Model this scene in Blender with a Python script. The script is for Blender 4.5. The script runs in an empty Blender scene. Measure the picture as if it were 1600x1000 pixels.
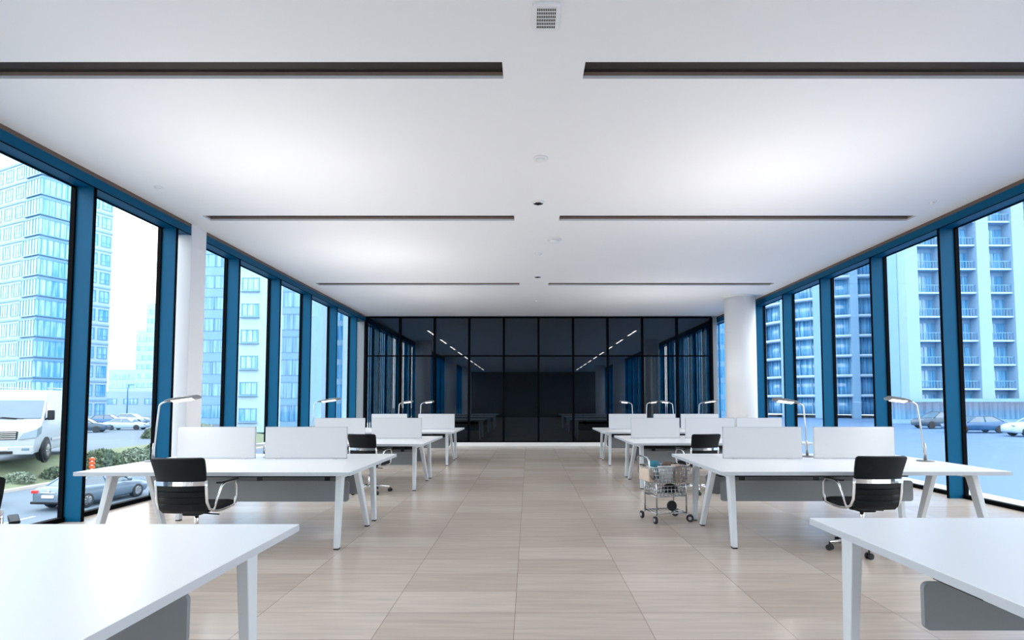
import bpy, bmesh, math, random
from mathutils import Vector, Matrix, Euler

random.seed(7)
S = bpy.context.scene
COL = S.collection
PI = math.pi

# ------------------------------------------------------------------ camera
cam_d = bpy.data.cameras.new('camera')
cam = bpy.data.objects.new('camera', cam_d)
COL.objects.link(cam)
cam.location = (0, 0, 1.4)
cam.rotation_euler = (math.radians(90 + 2.86), 0, 0)
cam_d.sensor_width = 36
cam_d.lens = 19.125
cam_d.shift_x = -0.01625
cam_d.shift_y = 0.05346
cam_d.clip_start = 0.05
cam_d.clip_end = 2000
S.camera = cam

# ------------------------------------------------------------------ sky and exposure
W = bpy.data.worlds.new('overcast_sky')
S.world = W
W.use_nodes = True
bg = W.node_tree.nodes['Background']
bg.inputs['Color'].default_value = (1.0, 0.985, 0.965, 1)
bg.inputs['Strength'].default_value = 1.9
vs = S.view_settings
vs.view_transform = 'Standard'
vs.look = 'None'
vs.exposure = 1.46
vs.gamma = 1.0
vs.use_curve_mapping = False
S.cycles.use_denoising = True
S.cycles.max_bounces = 14
S.cycles.diffuse_bounces = 6
S.cycles.transparent_max_bounces = 16
S.cycles.sample_clamp_indirect = 6.0
S.cycles.caustics_reflective = False
S.cycles.caustics_refractive = False


# ------------------------------------------------------------------ materials
def srgb(r, g, b):
    def f(c):
        c /= 255
        return c / 12.92 if c <= 0.04045 else ((c + 0.055) / 1.055) ** 2.4
    return (f(r), f(g), f(b), 1)


def mat(name, col, rough=0.5, metal=0.0, spec=0.5, noise=None, bump=0.0, emit=None, estr=0.0):
    m = bpy.data.materials.new(name)
    m.use_nodes = True
    nt = m.node_tree
    p = nt.nodes['Principled BSDF']
    p.inputs['Base Color'].default_value = col
    p.inputs['Roughness'].default_value = rough
    p.inputs['Metallic'].default_value = metal
    p.inputs['Specular IOR Level'].default_value = spec
    if emit:
        p.inputs['Emission Color'].default_value = emit
        p.inputs['Emission Strength'].default_value = estr
    if noise:
        sc, amt = noise
        tc = nt.nodes.new('ShaderNodeTexCoord')
        n = nt.nodes.new('ShaderNodeTexNoise')
        n.inputs['Scale'].default_value = sc
        n.inputs['Detail'].default_value = 4
        nt.links.new(tc.outputs['Object'], n.inputs['Vector'])
        mx = nt.nodes.new('ShaderNodeMix')
        mx.data_type = 'RGBA'
        mx.inputs['A'].default_value = tuple(c * (1 - amt) for c in col[:3]) + (1,)
        mx.inputs['B'].default_value = tuple(min(1, c * (1 + amt)) for c in col[:3]) + (1,)
        nt.links.new(n.outputs['Fac'], mx.inputs['Factor'])
        nt.links.new(mx.outputs['Result'], p.inputs['Base Color'])
        if bump:
            b = nt.nodes.new('ShaderNodeBump')
            b.inputs['Strength'].default_value = bump
            b.inputs['Distance'].default_value = 0.002
            nt.links.new(n.outputs['Fac'], b.inputs['Height'])
            nt.links.new(b.outputs['Normal'], p.inputs['Normal'])
    return m


M = {}
M['plaster'] = mat('white_plaster', (0.84, 0.84, 0.85, 1), 0.75, noise=(3, 0.01))
M['column'] = mat('white_column_paint', (0.79, 0.79, 0.80, 1), 0.6, noise=(3, 0.01))
M['slot_brown'] = mat('brown_slot_lining', srgb(158, 138, 124), 0.6, noise=(20, 0.1))
M['head_brown'] = mat('brown_header_lining', srgb(104, 86, 75), 0.6, noise=(20, 0.1))
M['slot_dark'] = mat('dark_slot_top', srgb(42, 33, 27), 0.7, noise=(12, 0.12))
M['desk'] = mat('white_laminate', (0.89, 0.89, 0.90, 1), 0.32, noise=(2, 0.006))
M['desk_edge'] = mat('grey_desk_edge', srgb(178, 184, 192), 0.45, noise=(30, 0.02))  # edge faces, greyer than the white top
M['legmetal'] = mat('light_grey_powder_coat', srgb(194, 201, 208), 0.4, noise=(40, 0.02))
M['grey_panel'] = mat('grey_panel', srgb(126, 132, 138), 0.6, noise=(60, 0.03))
M['divider'] = mat('off_white_divider', (0.56, 0.57, 0.59, 1), 0.65, noise=(120, 0.02))
M['div_edge'] = mat('divider_edging', srgb(170, 175, 182), 0.4, noise=(50, 0.02))
M['leather'] = mat('black_leather', srgb(4, 10, 17), 0.55, spec=0.22, noise=(90, 0.2), bump=0.25)
M['black'] = mat('black_plastic', srgb(11, 13, 16), 0.5, spec=0.3, noise=(60, 0.1))
M['cart_chrome'] = mat('cart_chrome', (0.42, 0.44, 0.46, 1), 0.18, metal=1.0, noise=(30, 0.05))
M['chrome'] = mat('polished_chrome', (0.82, 0.83, 0.85, 1), 0.08, metal=1.0, noise=(30, 0.02))
M['alu'] = mat('satin_aluminium', (0.50, 0.51, 0.53, 1), 0.3, metal=0.9, noise=(60, 0.03))
M['blue_steel'] = mat('blue_window_steel', srgb(2, 82, 118), 0.45, spec=0.10, noise=(4, 0.05))
M['gasket'] = mat('black_gasket', srgb(5, 7, 10), 0.7, spec=0.05, noise=(40, 0.1))
M['tube_glow'] = mat('ceiling_light_tube', (1, 1, 1, 1), 0.5, emit=(1, 0.98, 0.95, 1), estr=1.6)
M['lamp_glow'] = mat('lamp_diffuser', (1, 0.97, 0.93, 1), 0.5, emit=(1, 0.96, 0.9, 1), estr=0.42)
M['lampwhite'] = mat('lamp_head_grey', srgb(112, 114, 117), 0.35, noise=(50, 0.02))
M['teal'] = mat('teal_fabric', srgb(40, 110, 130), 0.7, noise=(40, 0.1))
M['beigebox'] = mat('beige_carton', srgb(196, 178, 164), 0.7, noise=(30, 0.08))
M['whitebox'] = mat('white_plastic_bin', srgb(225, 230, 235), 0.4, noise=(20, 0.02))
M['brownbag'] = mat('brown_pouch', srgb(104, 84, 76), 0.7, noise=(40, 0.15))
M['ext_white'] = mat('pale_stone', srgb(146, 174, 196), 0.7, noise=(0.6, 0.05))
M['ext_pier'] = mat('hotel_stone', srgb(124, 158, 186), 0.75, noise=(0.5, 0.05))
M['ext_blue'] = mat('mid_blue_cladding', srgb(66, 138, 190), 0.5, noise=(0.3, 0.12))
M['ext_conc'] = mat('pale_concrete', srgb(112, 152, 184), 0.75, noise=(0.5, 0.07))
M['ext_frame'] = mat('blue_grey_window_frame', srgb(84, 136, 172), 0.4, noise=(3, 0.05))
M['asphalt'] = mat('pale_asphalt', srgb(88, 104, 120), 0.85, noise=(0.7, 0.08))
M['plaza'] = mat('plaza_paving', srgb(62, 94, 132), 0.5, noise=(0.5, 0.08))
M['ledge'] = mat('white_ledge', srgb(180, 190, 198), 0.6, noise=(2, 0.03))
M['grass'] = mat('dry_grass', srgb(104, 116, 92), 0.9, noise=(2.5, 0.35))
M['leaf'] = mat('hedge_leaf', srgb(84, 102, 82), 0.7, noise=(3, 0.35))
M['leaf_pale'] = mat('pale_shrub_leaf', srgb(120, 136, 120), 0.7, noise=(3, 0.3))
M['bark'] = mat('shrub_stem', srgb(96, 84, 70), 0.8, noise=(8, 0.2))
M['kerb'] = mat('kerb_stone', srgb(176, 170, 164), 0.8, noise=(2, 0.1))
M['orange'] = mat('orange_barrier_plastic', srgb(232, 96, 52), 0.5, noise=(6, 0.06))
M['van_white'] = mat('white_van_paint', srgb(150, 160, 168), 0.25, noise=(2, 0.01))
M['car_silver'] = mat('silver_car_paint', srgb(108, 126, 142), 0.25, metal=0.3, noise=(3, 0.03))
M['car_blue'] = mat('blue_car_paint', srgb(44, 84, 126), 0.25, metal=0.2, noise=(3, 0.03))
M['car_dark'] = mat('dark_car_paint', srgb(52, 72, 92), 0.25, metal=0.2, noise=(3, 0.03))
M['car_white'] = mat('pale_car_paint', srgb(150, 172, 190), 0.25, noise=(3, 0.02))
M['tyre'] = mat('tyre_rubber', srgb(30, 32, 36), 0.8, noise=(20, 0.1))
M['carglass'] = mat('car_glass', srgb(70, 96, 116), 0.06, spec=0.8, noise=(1.2, 0.15))
M['tail_red'] = mat('tail_lamp_red', srgb(205, 50, 44), 0.2, noise=(10, 0.05))
M['headlamp'] = mat('head_lamp_glass', srgb(104, 124, 140), 0.1, noise=(14, 0.2))
M['bumper'] = mat('grey_bumper', srgb(150, 156, 162), 0.5, noise=(10, 0.04))
M['plate'] = mat('plate_white', srgb(232, 234, 232), 0.4, noise=(30, 0.02))
M['speckle'] = None


def wall_glass(name, tint, k, gloss=(0.9, 0.96, 1, 1)):
    m = bpy.data.materials.new(name)
    m.use_nodes = True
    nt = m.node_tree
    nt.nodes.clear()
    out = nt.nodes.new('ShaderNodeOutputMaterial')
    tr = nt.nodes.new('ShaderNodeBsdfTransparent')
    tr.inputs['Color'].default_value = tint
    gl = nt.nodes.new('ShaderNodeBsdfGlossy')
    gl.inputs['Roughness'].default_value = 0.0
    gl.inputs['Color'].default_value = gloss
    fr = nt.nodes.new('ShaderNodeFresnel')
    ge = nt.nodes.new('ShaderNodeNewGeometry')
    io = nt.nodes.new('ShaderNodeMix')
    io.data_type = 'FLOAT'
    io.inputs['A'].default_value = 1.45
    io.inputs['B'].default_value = 1 / 1.45
    nt.links.new(ge.outputs['Backfacing'], io.inputs['Factor'])
    nt.links.new(io.outputs['Result'], fr.inputs['IOR'])
    mul = nt.nodes.new('ShaderNodeMath')
    mul.operation = 'MULTIPLY'
    mul.inputs[1].default_value = k
    mx = nt.nodes.new('ShaderNodeMixShader')
    nt.links.new(fr.outputs[0], mul.inputs[0])
    nt.links.new(mul.outputs[0], mx.inputs[0])
    nt.links.new(tr.outputs[0], mx.inputs[1])
    nt.links.new(gl.outputs[0], mx.inputs[2])
    nt.links.new(mx.outputs[0], out.inputs[0])
    return m


m = bpy.data.materials.new('blue_blind_fabric')
m.use_nodes = True
nt = m.node_tree
nt.nodes.clear()
out = nt.nodes.new('ShaderNodeOutputMaterial')
tl = nt.nodes.new('ShaderNodeBsdfTranslucent')
df = nt.nodes.new('ShaderNodeBsdfDiffuse')
mx = nt.nodes.new('ShaderNodeMixShader')
mx.inputs[0].default_value = 0.35
tcx = nt.nodes.new('ShaderNodeTexCoord')
nz = nt.nodes.new('ShaderNodeTexNoise')
nz.inputs['Scale'].default_value = 1.3
rpx = nt.nodes.new('ShaderNodeValToRGB')
rpx.color_ramp.elements[0].position = 0.35
rpx.color_ramp.elements[1].position = 0.65
rpx.color_ramp.elements[0].color = (0.006, 0.20, 0.36, 1)
rpx.color_ramp.elements[1].color = (0.012, 0.38, 0.62, 1)
nt.links.new(tcx.outputs['Object'], nz.inputs['Vector'])
nt.links.new(nz.outputs['Fac'], rpx.inputs['Fac'])
nt.links.new(rpx.outputs[0], tl.inputs['Color'])
nt.links.new(rpx.outputs[0], df.inputs['Color'])
nt.links.new(tl.outputs[0], mx.inputs[1])
nt.links.new(df.outputs[0], mx.inputs[2])
nt.links.new(mx.outputs[0], out.inputs[0])
M['blind'] = m
M['pane'] = wall_glass('blue_tinted_pane', (0.925, 0.97, 1.0, 1), 0.62, (0.30, 0.68, 1.0, 1))


def facade_glass(name, c1, c2, sx, sz):
    """glass of far buildings: panes differ a little from each other, curtains behind some"""
    m = bpy.data.materials.new(name)
    m.use_nodes = True
    nt = m.node_tree
    p = nt.nodes['Principled BSDF']
    tc = nt.nodes.new('ShaderNodeTexCoord')
    mp = nt.nodes.new('ShaderNodeMapping')
    mp.inputs['Scale'].default_value = (sx, sx, sz)
    geo = nt.nodes.new('ShaderNodeObjectInfo')
    v = nt.nodes.new('ShaderNodeTexNoise')
    v.inputs['Scale'].default_value = 1.0
    v.inputs['Detail'].default_value = 3
    add = nt.nodes.new('ShaderNodeVectorMath')
    add.operation = 'ADD'
    rp = nt.nodes.new('ShaderNodeValToRGB')
    rp.color_ramp.elements[0].position = 0.35
    rp.color_ramp.elements[1].position = 0.68
    rp.color_ramp.elements[0].color = c1
    rp.color_ramp.elements[1].color = c2
    nt.links.new(tc.outputs['Object'], mp.inputs['Vector'])
    nt.links.new(mp.outputs[0], add.inputs[0])
    mul = nt.nodes.new('ShaderNodeMath')
    mul.operation = 'MULTIPLY'
    mul.inputs[1].default_value = 40
    nt.links.new(geo.outputs['Random'], mul.inputs[0])
    nt.links.new(mul.outputs[0], add.inputs[1])
    nt.links.new(add.outputs[0], v.inputs['Vector'])
    nt.links.new(v.outputs['Fac'], rp.inputs['Fac'])
    nt.links.new(rp.outputs[0], p.inputs['Base Color'])
    p.inputs['Roughness'].default_value = 0.08
    p.inputs['Specular IOR Level'].default_value = 0.7
    return m


M['fglass'] = facade_glass('tower_glass', srgb(60, 138, 188), srgb(150, 192, 216), 2.2, 0.2)
M['fglass_dark'] = facade_glass('deep_blue_tower_glass', srgb(44, 112, 160), srgb(116, 172, 208), 3.2, 0.12)

# dark partition glass
M['smoked'] = wall_glass('smoked_partition_glass', (0.50, 0.50, 0.50, 1), 0.4, (0.5, 0.72, 0.85, 1))


def floor_material():
    m = bpy.data.materials.new('wood_look_floor_tile')
    m.use_nodes = True
    nt = m.node_tree
    p = nt.nodes['Principled BSDF']
    tc = nt.nodes.new('ShaderNodeTexCoord')
    mp = nt.nodes.new('ShaderNodeMapping')
    mp.inputs['Location'].default_value = (0.09 + 0.84 * 20, -3.28 + 0.41 * 60, 0)
    nt.links.new(tc.outputs['Object'], mp.inputs['Vector'])
    br = nt.nodes.new('ShaderNodeTexBrick')
    br.offset = 0.0
    br.squash = 1.0
    br.inputs['Scale'].default_value = 1.0
    br.inputs['Brick Width'].default_value = 0.84
    br.inputs['Row Height'].default_value = 0.41
    br.inputs['Mortar Size'].default_value = 0.0022
    br.inputs['Mortar Smooth'].default_value = 0.3
    br.inputs['Color1'].default_value = srgb(208, 195, 184)
    br.inputs['Color2'].default_value = srgb(194, 179, 167)
    br.inputs['Mortar'].default_value = srgb(140, 126, 114)
    nt.links.new(mp.outputs[0], br.inputs['Vector'])
    mp2 = nt.nodes.new('ShaderNodeMapping')
    mp2.inputs['Scale'].default_value = (1.2, 14, 1)
    nt.links.new(tc.outputs['Object'], mp2.inputs['Vector'])
    n = nt.nodes.new('ShaderNodeTexNoise')
    n.inputs['Scale'].default_value = 1.5
    n.inputs['Detail'].default_value = 6
    n.inputs['Distortion'].default_value = 0.6
    nt.links.new(mp2.outputs[0], n.inputs['Vector'])
    rp = nt.nodes.new('ShaderNodeValToRGB')
    rp.color_ramp.elements[0].position = 0.3
    rp.color_ramp.elements[0].color = (0.91, 0.903, 0.897, 1)
    rp.color_ramp.elements[1].position = 0.7
    rp.color_ramp.elements[1].color = (1.08, 1.07, 1.06, 1)
    nt.links.new(n.outputs['Fac'], rp.inputs['Fac'])
    mx = nt.nodes.new('ShaderNodeMix')
    mx.data_type = 'RGBA'
    mx.blend_type = 'MULTIPLY'
    mx.inputs['Factor'].default_value = 1.0
    nt.links.new(br.outputs['Color'], mx.inputs['A'])
    nt.links.new(rp.outputs[0], mx.inputs['B'])
    nt.links.new(mx.outputs['Result'], p.inputs['Base Color'])
    p.inputs['Roughness'].default_value = 0.24
    p.inputs['Specular IOR Level'].default_value = 0.75
    b = nt.nodes.new('ShaderNodeBump')
    b.inputs['Strength'].default_value = 0.12
    b.inputs['Distance'].default_value = 0.002
    nt.links.new(n.outputs['Fac'], b.inputs['Height'])
    nt.links.new(b.outputs['Normal'], p.inputs['Normal'])
    return m


M['floor'] = floor_material()
M['dim_wall'] = mat('dark_end_wall', srgb(60, 62, 66), 0.7, noise=(2, 0.05))


# ------------------------------------------------------------------ mesh helpers
class MB:
    """collects shapes, then links them as ONE mesh object"""

    def __init__(self):
        self.bm = bmesh.new()
        self.mi = 0

    def mat(self, i):
        self.mi = i
        return self

    def _f(self, vs, smooth=False):
        try:
            f = self.bm.faces.new(vs)
        except ValueError:
            return None
        f.material_index = self.mi
        f.smooth = smooth
        return f

    def box(self, a, b, bevel=0.0, T=None, seg=2):
        x0, x1 = sorted((a[0], b[0]))
        y0, y1 = sorted((a[1], b[1]))
        z0, z1 = sorted((a[2], b[2]))
        P = [(x0, y0, z0), (x1, y0, z0), (x1, y1, z0), (x0, y1, z0), (x0, y0, z1), (x1, y0, z1), (x1, y1, z1), (x0, y1, z1)]
        return self.hexa(P, bevel, T, seg)

    def hexa(self, P, bevel=0.0, T=None, seg=2):
        V = [self.bm.verts.new(T @ Vector(q) if T else q) for q in P]
        F = [self._f([V[i] for i in q]) for q in ((0, 3, 2, 1), (4, 5, 6, 7), (0, 1, 5, 4), (1, 2, 6, 5), (2, 3, 7, 6), (3, 0, 4, 7))]
        if bevel:
            es = list({e for f in F if f for e in f.edges})
            r = bmesh.ops.bevel(self.bm, geom=es, offset=bevel, segments=seg, affect='EDGES', profile=0.5)
            for f in r['faces']:
                f.material_index = self.mi
                f.smooth = True
        return self

    def loft(self, loops, cap=True, smooth=True, closed=True):
        R = [[self.bm.verts.new(q) for q in L] for L in loops]
        n = len(R[0])
        for a, b in zip(R[:-1], R[1:]):
            for i in range(n if closed else n - 1):
                j = (i + 1) % n
                self._f([a[i], a[j], b[j], b[i]], smooth)
        if cap:
            self._f(list(reversed(R[0])))
            self._f(R[-1])
        return self

    def cyl(self, p0, p1, r0, r1=None, n=16, cap=True):
        r1 = r0 if r1 is None else r1
        p0, p1 = Vector(p0), Vector(p1)
        q = (p1 - p0).to_track_quat('Z', 'Y')
        L = []
        for p_, r in ((p0, r0), (p1, r1)):
            L.append([p_ + q @ Vector((r * math.cos(2 * PI * i / n), r * math.sin(2 * PI * i / n), 0)) for i in range(n)])
        return self.loft(L, cap)

    def tube(self, pts, r, n=8, sx=1.0, up=None):
        pts = [Vector(q) for q in pts]
        L = []
        prev = None
        for k, p_ in enumerate(pts):
            t = (pts[min(k + 1, len(pts) - 1)] - pts[max(k - 1, 0)]).normalized()
            if prev is None:
                u = Vector(up) if up else (Vector((0, 0, 1)) if abs(t.z) < 0.9 else Vector((1, 0, 0)))
            else:
                u = prev
            u = (u - t * u.dot(t)).normalized()
            prev = u
            w = t.cross(u)
            rr = r[k] if isinstance(r, (list, tuple)) else r
            L.append([p_ + u * (rr * sx * math.cos(2 * PI * i / n)) + w * (rr * math.sin(2 * PI * i / n)) for i in range(n)])
        return self.loft(L)

    def lathe(self, prof, o=(0, 0, 0), n=24, axis='Z', arc=None):
        L = []
        for r, h in prof:
            row = []
            for i in range(n):
                a = 2 * PI * i / n
                if axis == 'Z':
                    q = (o[0] + r * math.cos(a), o[1] + r * math.sin(a), o[2] + h)
                elif axis == 'X':
                    q = (o[0] + h, o[1] + r * math.cos(a), o[2] + r * math.sin(a))
                else:
                    q = (o[0] + r * math.sin(a), o[1] + h, o[2] + r * math.cos(a))
                row.append(q)
            L.append(row)
        return self.loft(L)

    def quad(self, *P):
        self._f([self.bm.verts.new(q) for q in P])
        return self

    def poly_prism(self, prof, hw, axis='X'):
        """closed outline (y,z) with a half width per point, capped on both sides"""
        n = len(prof)
        A = [self.bm.verts.new((hw[i], prof[i][0], prof[i][1])) for i in range(n)]
        B = [self.bm.verts.new((-hw[i], prof[i][0], prof[i][1])) for i in range(n)]
        for i in range(n):
            j = (i + 1) % n
            self._f([A[i], A[j], B[j], B[i]])
        self._f(list(reversed(A)))
        self._f(B)
        return self

    def build(self, name, mats, parent=None, smooth_angle=None, bevel=None):
        if not isinstance(mats, (list, tuple)):
            mats = [mats]
        bmesh.ops.recalc_face_normals(self.bm, faces=self.bm.faces)
        if bevel:
            bmesh.ops.bevel(self.bm, geom=list(self.bm.edges), offset=bevel, segments=2, affect='EDGES', profile=0.6)
        me = bpy.data.meshes.new(name)
        self.bm.to_mesh(me)
        self.bm.free()
        for m_ in mats:
            me.materials.append(m_)
        o = bpy.data.objects.new(name, me)
        COL.objects.link(o)
        if parent:
            o.parent = parent
        if smooth_angle:
            me.shade_smooth()
            me.set_sharp_from_angle(angle=math.radians(smooth_angle))
        return o


def empty(name, loc=(0, 0, 0), rz=0.0):
    o = bpy.data.objects.new(name, None)
    o.empty_display_size = 0.1
    COL.objects.link(o)
    o.location = loc
    o.rotation_euler = (0, 0, rz)
    return o


def tag(o, label=None, cat=None, group=None, kind=None):
    if label:
        o['label'] = label
    if cat:
        o['category'] = cat
    if group:
        o['group'] = group
    if kind:
        o['kind'] = kind
    return o


def thing(name, label, cat, loc=(0, 0, 0), rz=0.0, group=None):
    return tag(empty(name, loc, rz), label, cat, group)


def struct(o, label=None):
    o['kind'] = 'structure'
    if label:
        o['label'] = label
    return o


KIDS = {}


def copy_tree(o, parent=None):
    c = o.copy()
    COL.objects.link(c)
    if parent:
        c.parent = parent
    for ch in KIDS_OF(o):
        copy_tree(ch, c)
    return c


def KIDS_OF(o):
    return [c for c in COL.objects if c.parent is o]


# ------------------------------------------------------------------ room shell
XL, XR = -5.22, 6.10          # inner edge of fins and headers
GL, GR = -5.47, 6.36          # glass planes
YB, YF = 17.36, -9.0
YR = 50.0                     # end of the dim room behind the smoked glass
ZC = 4.151

b = MB()
b.box((GL - 0.05, YF - 0.1, -0.25), (GR + 0.05, YR + 0.3, 0))
struct(b.build('floor', M['floor']), 'pale wood look tiled office floor')

SLOTS = []
for y0, y1, xl, xr in ((4.277, 4.505, -4.9, 5.75), (7.918, 8.146, -4.83, 5.75), (12.48, 12.74, -4.95, 5.70), (0.60, 0.83, -4.9, 5.75), (-3.2, -2.97, -4.9, 5.75)):
    SLOTS.append((xl, -0.215, y0, y1))
    SLOTS.append((0.46, xr, y0, y1))
xs = sorted({XL, XR} | {s[0] for s in SLOTS} | {s[1] for s in SLOTS})
ys = sorted({YF, YR} | {s[2] for s in SLOTS} | {s[3] for s in SLOTS})
b = MB()
LIP = 0.028
for i in range(len(xs) - 1):
    for j in range(len(ys) - 1):
        cx, cy = (xs[i] + xs[i + 1]) / 2, (ys[j] + ys[j + 1]) / 2
        if any(s[0] < cx < s[1] and s[2] < cy < s[3] for s in SLOTS):
            continue
        b.quad((xs[i], ys[j], ZC), (xs[i], ys[j + 1], ZC), (xs[i + 1], ys[j + 1], ZC), (xs[i + 1], ys[j], ZC))
for s in SLOTS:
    x0, x1, y0, y1 = s
    for (ax, ay, bx, by) in ((x0, y0, x1, y0), (x1, y0, x1, y1), (x1, y1, x0, y1), (x0, y1, x0, y0)):
        b.quad((ax, ay, ZC), (bx, by, ZC), (bx, by, ZC + LIP), (ax, ay, ZC + LIP))
b.box((GL - 0.1, YF - 0.1, ZC + 0.12), (GR + 0.1, YR + 0.3, ZC + 0.4))
bmesh.ops.remove_doubles(b.bm, verts=b.bm.verts, dist=1e-5)
struct(b.build('ceiling', M['plaster']), 'white plaster ceiling with long slots')
for k, s in enumerate(SLOTS):
    x0, x1, y0, y1 = s
    g = 0.004
    b = MB()
    b.mat(0)
    for (ax, ay, bx, by) in ((x0 - g, y0 - g, x1 + g, y0 - g), (x1 + g, y0 - g, x1 + g, y1 + g), (x1 + g, y1 + g, x0 - g, y1 + g), (x0 - g, y1 + g, x0 - g, y0 - g)):
        b.quad((ax, ay, ZC + LIP), (bx, by, ZC + LIP), (bx, by, ZC + 0.065), (ax, ay, ZC + 0.065))
    b.mat(1)
    b.box((x0 - g, y0 - g, ZC + 0.062), (x1 + g, y1 + g, ZC + 0.075))
    struct(b.build('trim_%d' % (k + 1), [M['slot_brown'], M['slot_dark']]), 'dark brown recessed slot in the white ceiling')

# window walls: every bay is one window with its fin, header, sill and pane
LEFT_Y = [6.43, 7.96, 9.72, 11.35, 12.97, 14.74, 16.45]
RIGHT_Y = [7.98, 9.60, 11.28, 12.96, 14.57, 16.2]
a = LEFT_Y[0]
while a - 1.67 > YF:
    a -= 1.67
    LEFT_Y.insert(0, a)
a = RIGHT_Y[0]
while a - 1.64 > YF:
    a -= 1.64
    RIGHT_Y.insert(0, a)
wn = 0


def bay(side, y0, y1, fin, blind=False):
    """window between y0 and y1; its fin stands at y1"""
    global wn
    wn += 1
    g = GL if side < 0 else GR
    e = XL if side < 0 else XR
    root = struct(empty('window_%d' % wn, (g, (y0 + y1) / 2, 0)), 'floor to ceiling blue framed window')
    oy = (y0 + y1) / 2

    def L(x, y, z):
        return (x - g, y - oy, z)
    b = MB()
    b.box(L(g - 0.012 * side, y0, 0.02), L(g + 0.012 * side, y1, 4.1))
    b.build('pane', M['pane'], root)
    b = MB()      # header box with its dark joint
    b.mat(0).box(L(g, y0, 3.985), L(e, y1, 4.10))
    b.mat(1).box(L(g, y0, 3.972), L(g - 0.03 * side, y1, 3.985)).box(L(e + 0.012 * side, y0, 3.975), L(e, y1, 3.985))
    b.build('header', [M['blue_steel'], M['gasket']], root)
    b = MB()
    b.box(L(g, y0, 4.10), L(e, y1, ZC + 0.005))
    b.build('header_lining', M['head_brown'], root)
    b = MB()
    b.box(L(g + 0.03 * side, y0, 0.0), L(g - 0.05 * side, y1, 0.055))
    b.build('sill', M['gasket'], root)
    if blind:     # vertical louvre blind just inside the glass
        b = MB()
        n = max(4, int((y1 - y0) / 0.127))
        y0 = y0 + 0.04
        for q in range(n):
            ya, yb = y0 + (y1 - y0) * q / n, y0 + (y1 - y0) * (q + 0.98) / n
            dx = 0.035 if q % 2 else 0.0
            b.box(L(e + (0.045 + dx) * side, ya, 0.06), L(e + (0.041 + dx) * side, yb - 0.004, 3.96))
        b.build('blind', M['blind'], root)
    if fin:
        b = MB()
        b.box(L(g - 0.035 * side, y1, 0.0), L(e + 0.012 * side, y1 + 0.03, 3.985))
        b.build('fin', M['blue_steel'], root)
        b = MB()
        b.box(L(g + 0.02 * side, y1 - 0.022, 0.0), L(g - 0.035 * side, y1 + 0.05, 4.0))
        b.box(L(e + 0.012 * side, y1 - 0.004, 0.0), L(e, y1 + 0.034, 3.985))
        b.build('fin_edge', M['gasket'], root)


for side, Ys in ((-1, LEFT_Y), (1, RIGHT_Y)):
    yy = [YF] + Ys + [YB]
    for k in range(len(yy) - 1):
        bay(side, yy[k], yy[k + 1], k < len(yy) - 2)

# the room goes on behind the smoked glass, unlit but for two rows of small ceiling lights
for side, sp in ((-1, 1.67), (1, 1.64)):
    y = YB
    while y + sp < YR:
        bay(side, y, y + sp, True, True)
        y += sp
    bay(side, y, YR, False, True)
b = MB()
b.box((GL - 0.05, YR, 0), (GR + 0.05, YR + 0.2, ZC + 0.12))
struct(b.build('wall_far', M['dim_wall']), 'dark end wall of the room behind the smoked glass')
for x, y in ((-4.75, 24.5), (5.4, 24.0), (-4.75, 33.0), (5.4, 32.5), (-4.75, 41.5), (5.4, 41.0)):
    b = MB()
    b.cyl((x, y, 0), (x, y, ZC), 0.36, n=32)
    struct(b.build('column', M['column']), 'round column in the dim room behind the smoked glass')

# back wall: smoked glass partition with black frames, white plinth, plaster returns with shade put into their grey
PX0, PX1 = -5.23, 5.86
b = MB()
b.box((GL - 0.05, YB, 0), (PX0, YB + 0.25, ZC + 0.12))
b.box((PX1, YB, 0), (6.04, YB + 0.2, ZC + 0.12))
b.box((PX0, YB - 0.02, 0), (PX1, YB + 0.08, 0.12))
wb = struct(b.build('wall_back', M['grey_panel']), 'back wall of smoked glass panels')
b = MB()
b.box((6.04, YB + 0.02, 0.12), (GR, YB + 0.04, ZC - 0.05))
b.build('clear_panel', M['pane'], wb)
N = 10
step = (PX1 - PX0) / N
for k in range(N):
    for (z0, z1) in ((0.12, 2.86), (2.88, ZC - 0.05)):
        b = MB()
        b.box((PX0 + k * step, YB + 0.02, z0), (PX0 + (k + 1) * step, YB + 0.04, z1))
        b.build('glass_panel', M['smoked'], wb)
for k in range(N + 1):
    b = MB()
    x = PX0 + k * step
    b.box((x - 0.035, YB - 0.03, 0.12), (x + 0.035, YB + 0.06, ZC - 0.05))
    b.build('mullion', M['gasket'], wb)
b = MB()
b.box((PX0, YB - 0.02, 2.85), (PX1, YB + 0.05, 2.89)).box((PX0, YB - 0.03, ZC - 0.06), (PX1, YB + 0.06, ZC - 0.015)).box((PX0, YB - 0.03, 0.12), (PX1, YB + 0.06, 0.15))
b.build('transom', M['gasket'], wb)
b = MB()
b.box((GL + 0.1, YB - 0.045, 0), (GR - 0.1, YB + 0.02, 0.118), 0.004)
struct(b.build('baseboard_back', M['column']), 'white plinth under the smoked glass wall')
b = MB()
b.box((GL - 0.05, YF - 0.12, 0), (GR + 0.05, YF, ZC + 0.12))
struct(b.build('wall_front', M['plaster']), 'white wall behind the viewer')

b = MB()
b.box((GL + 0.03, 8.30, 0), (XL + 0.01, 8.68, ZC), 0.006)
struct(b.build('pillar', M['column']), 'square white pillar between two left windows')
b = MB()
b.cyl((5.53, 14.15, 0), (5.53, 14.15, ZC - 0.03), 0.385, n=48)
b.cyl((5.53, 14.15, ZC - 0.035), (5.53, 14.15, ZC), 0.395, n=48)
struct(b.build('column', M['column']), 'round white column by the right windows')


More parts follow.
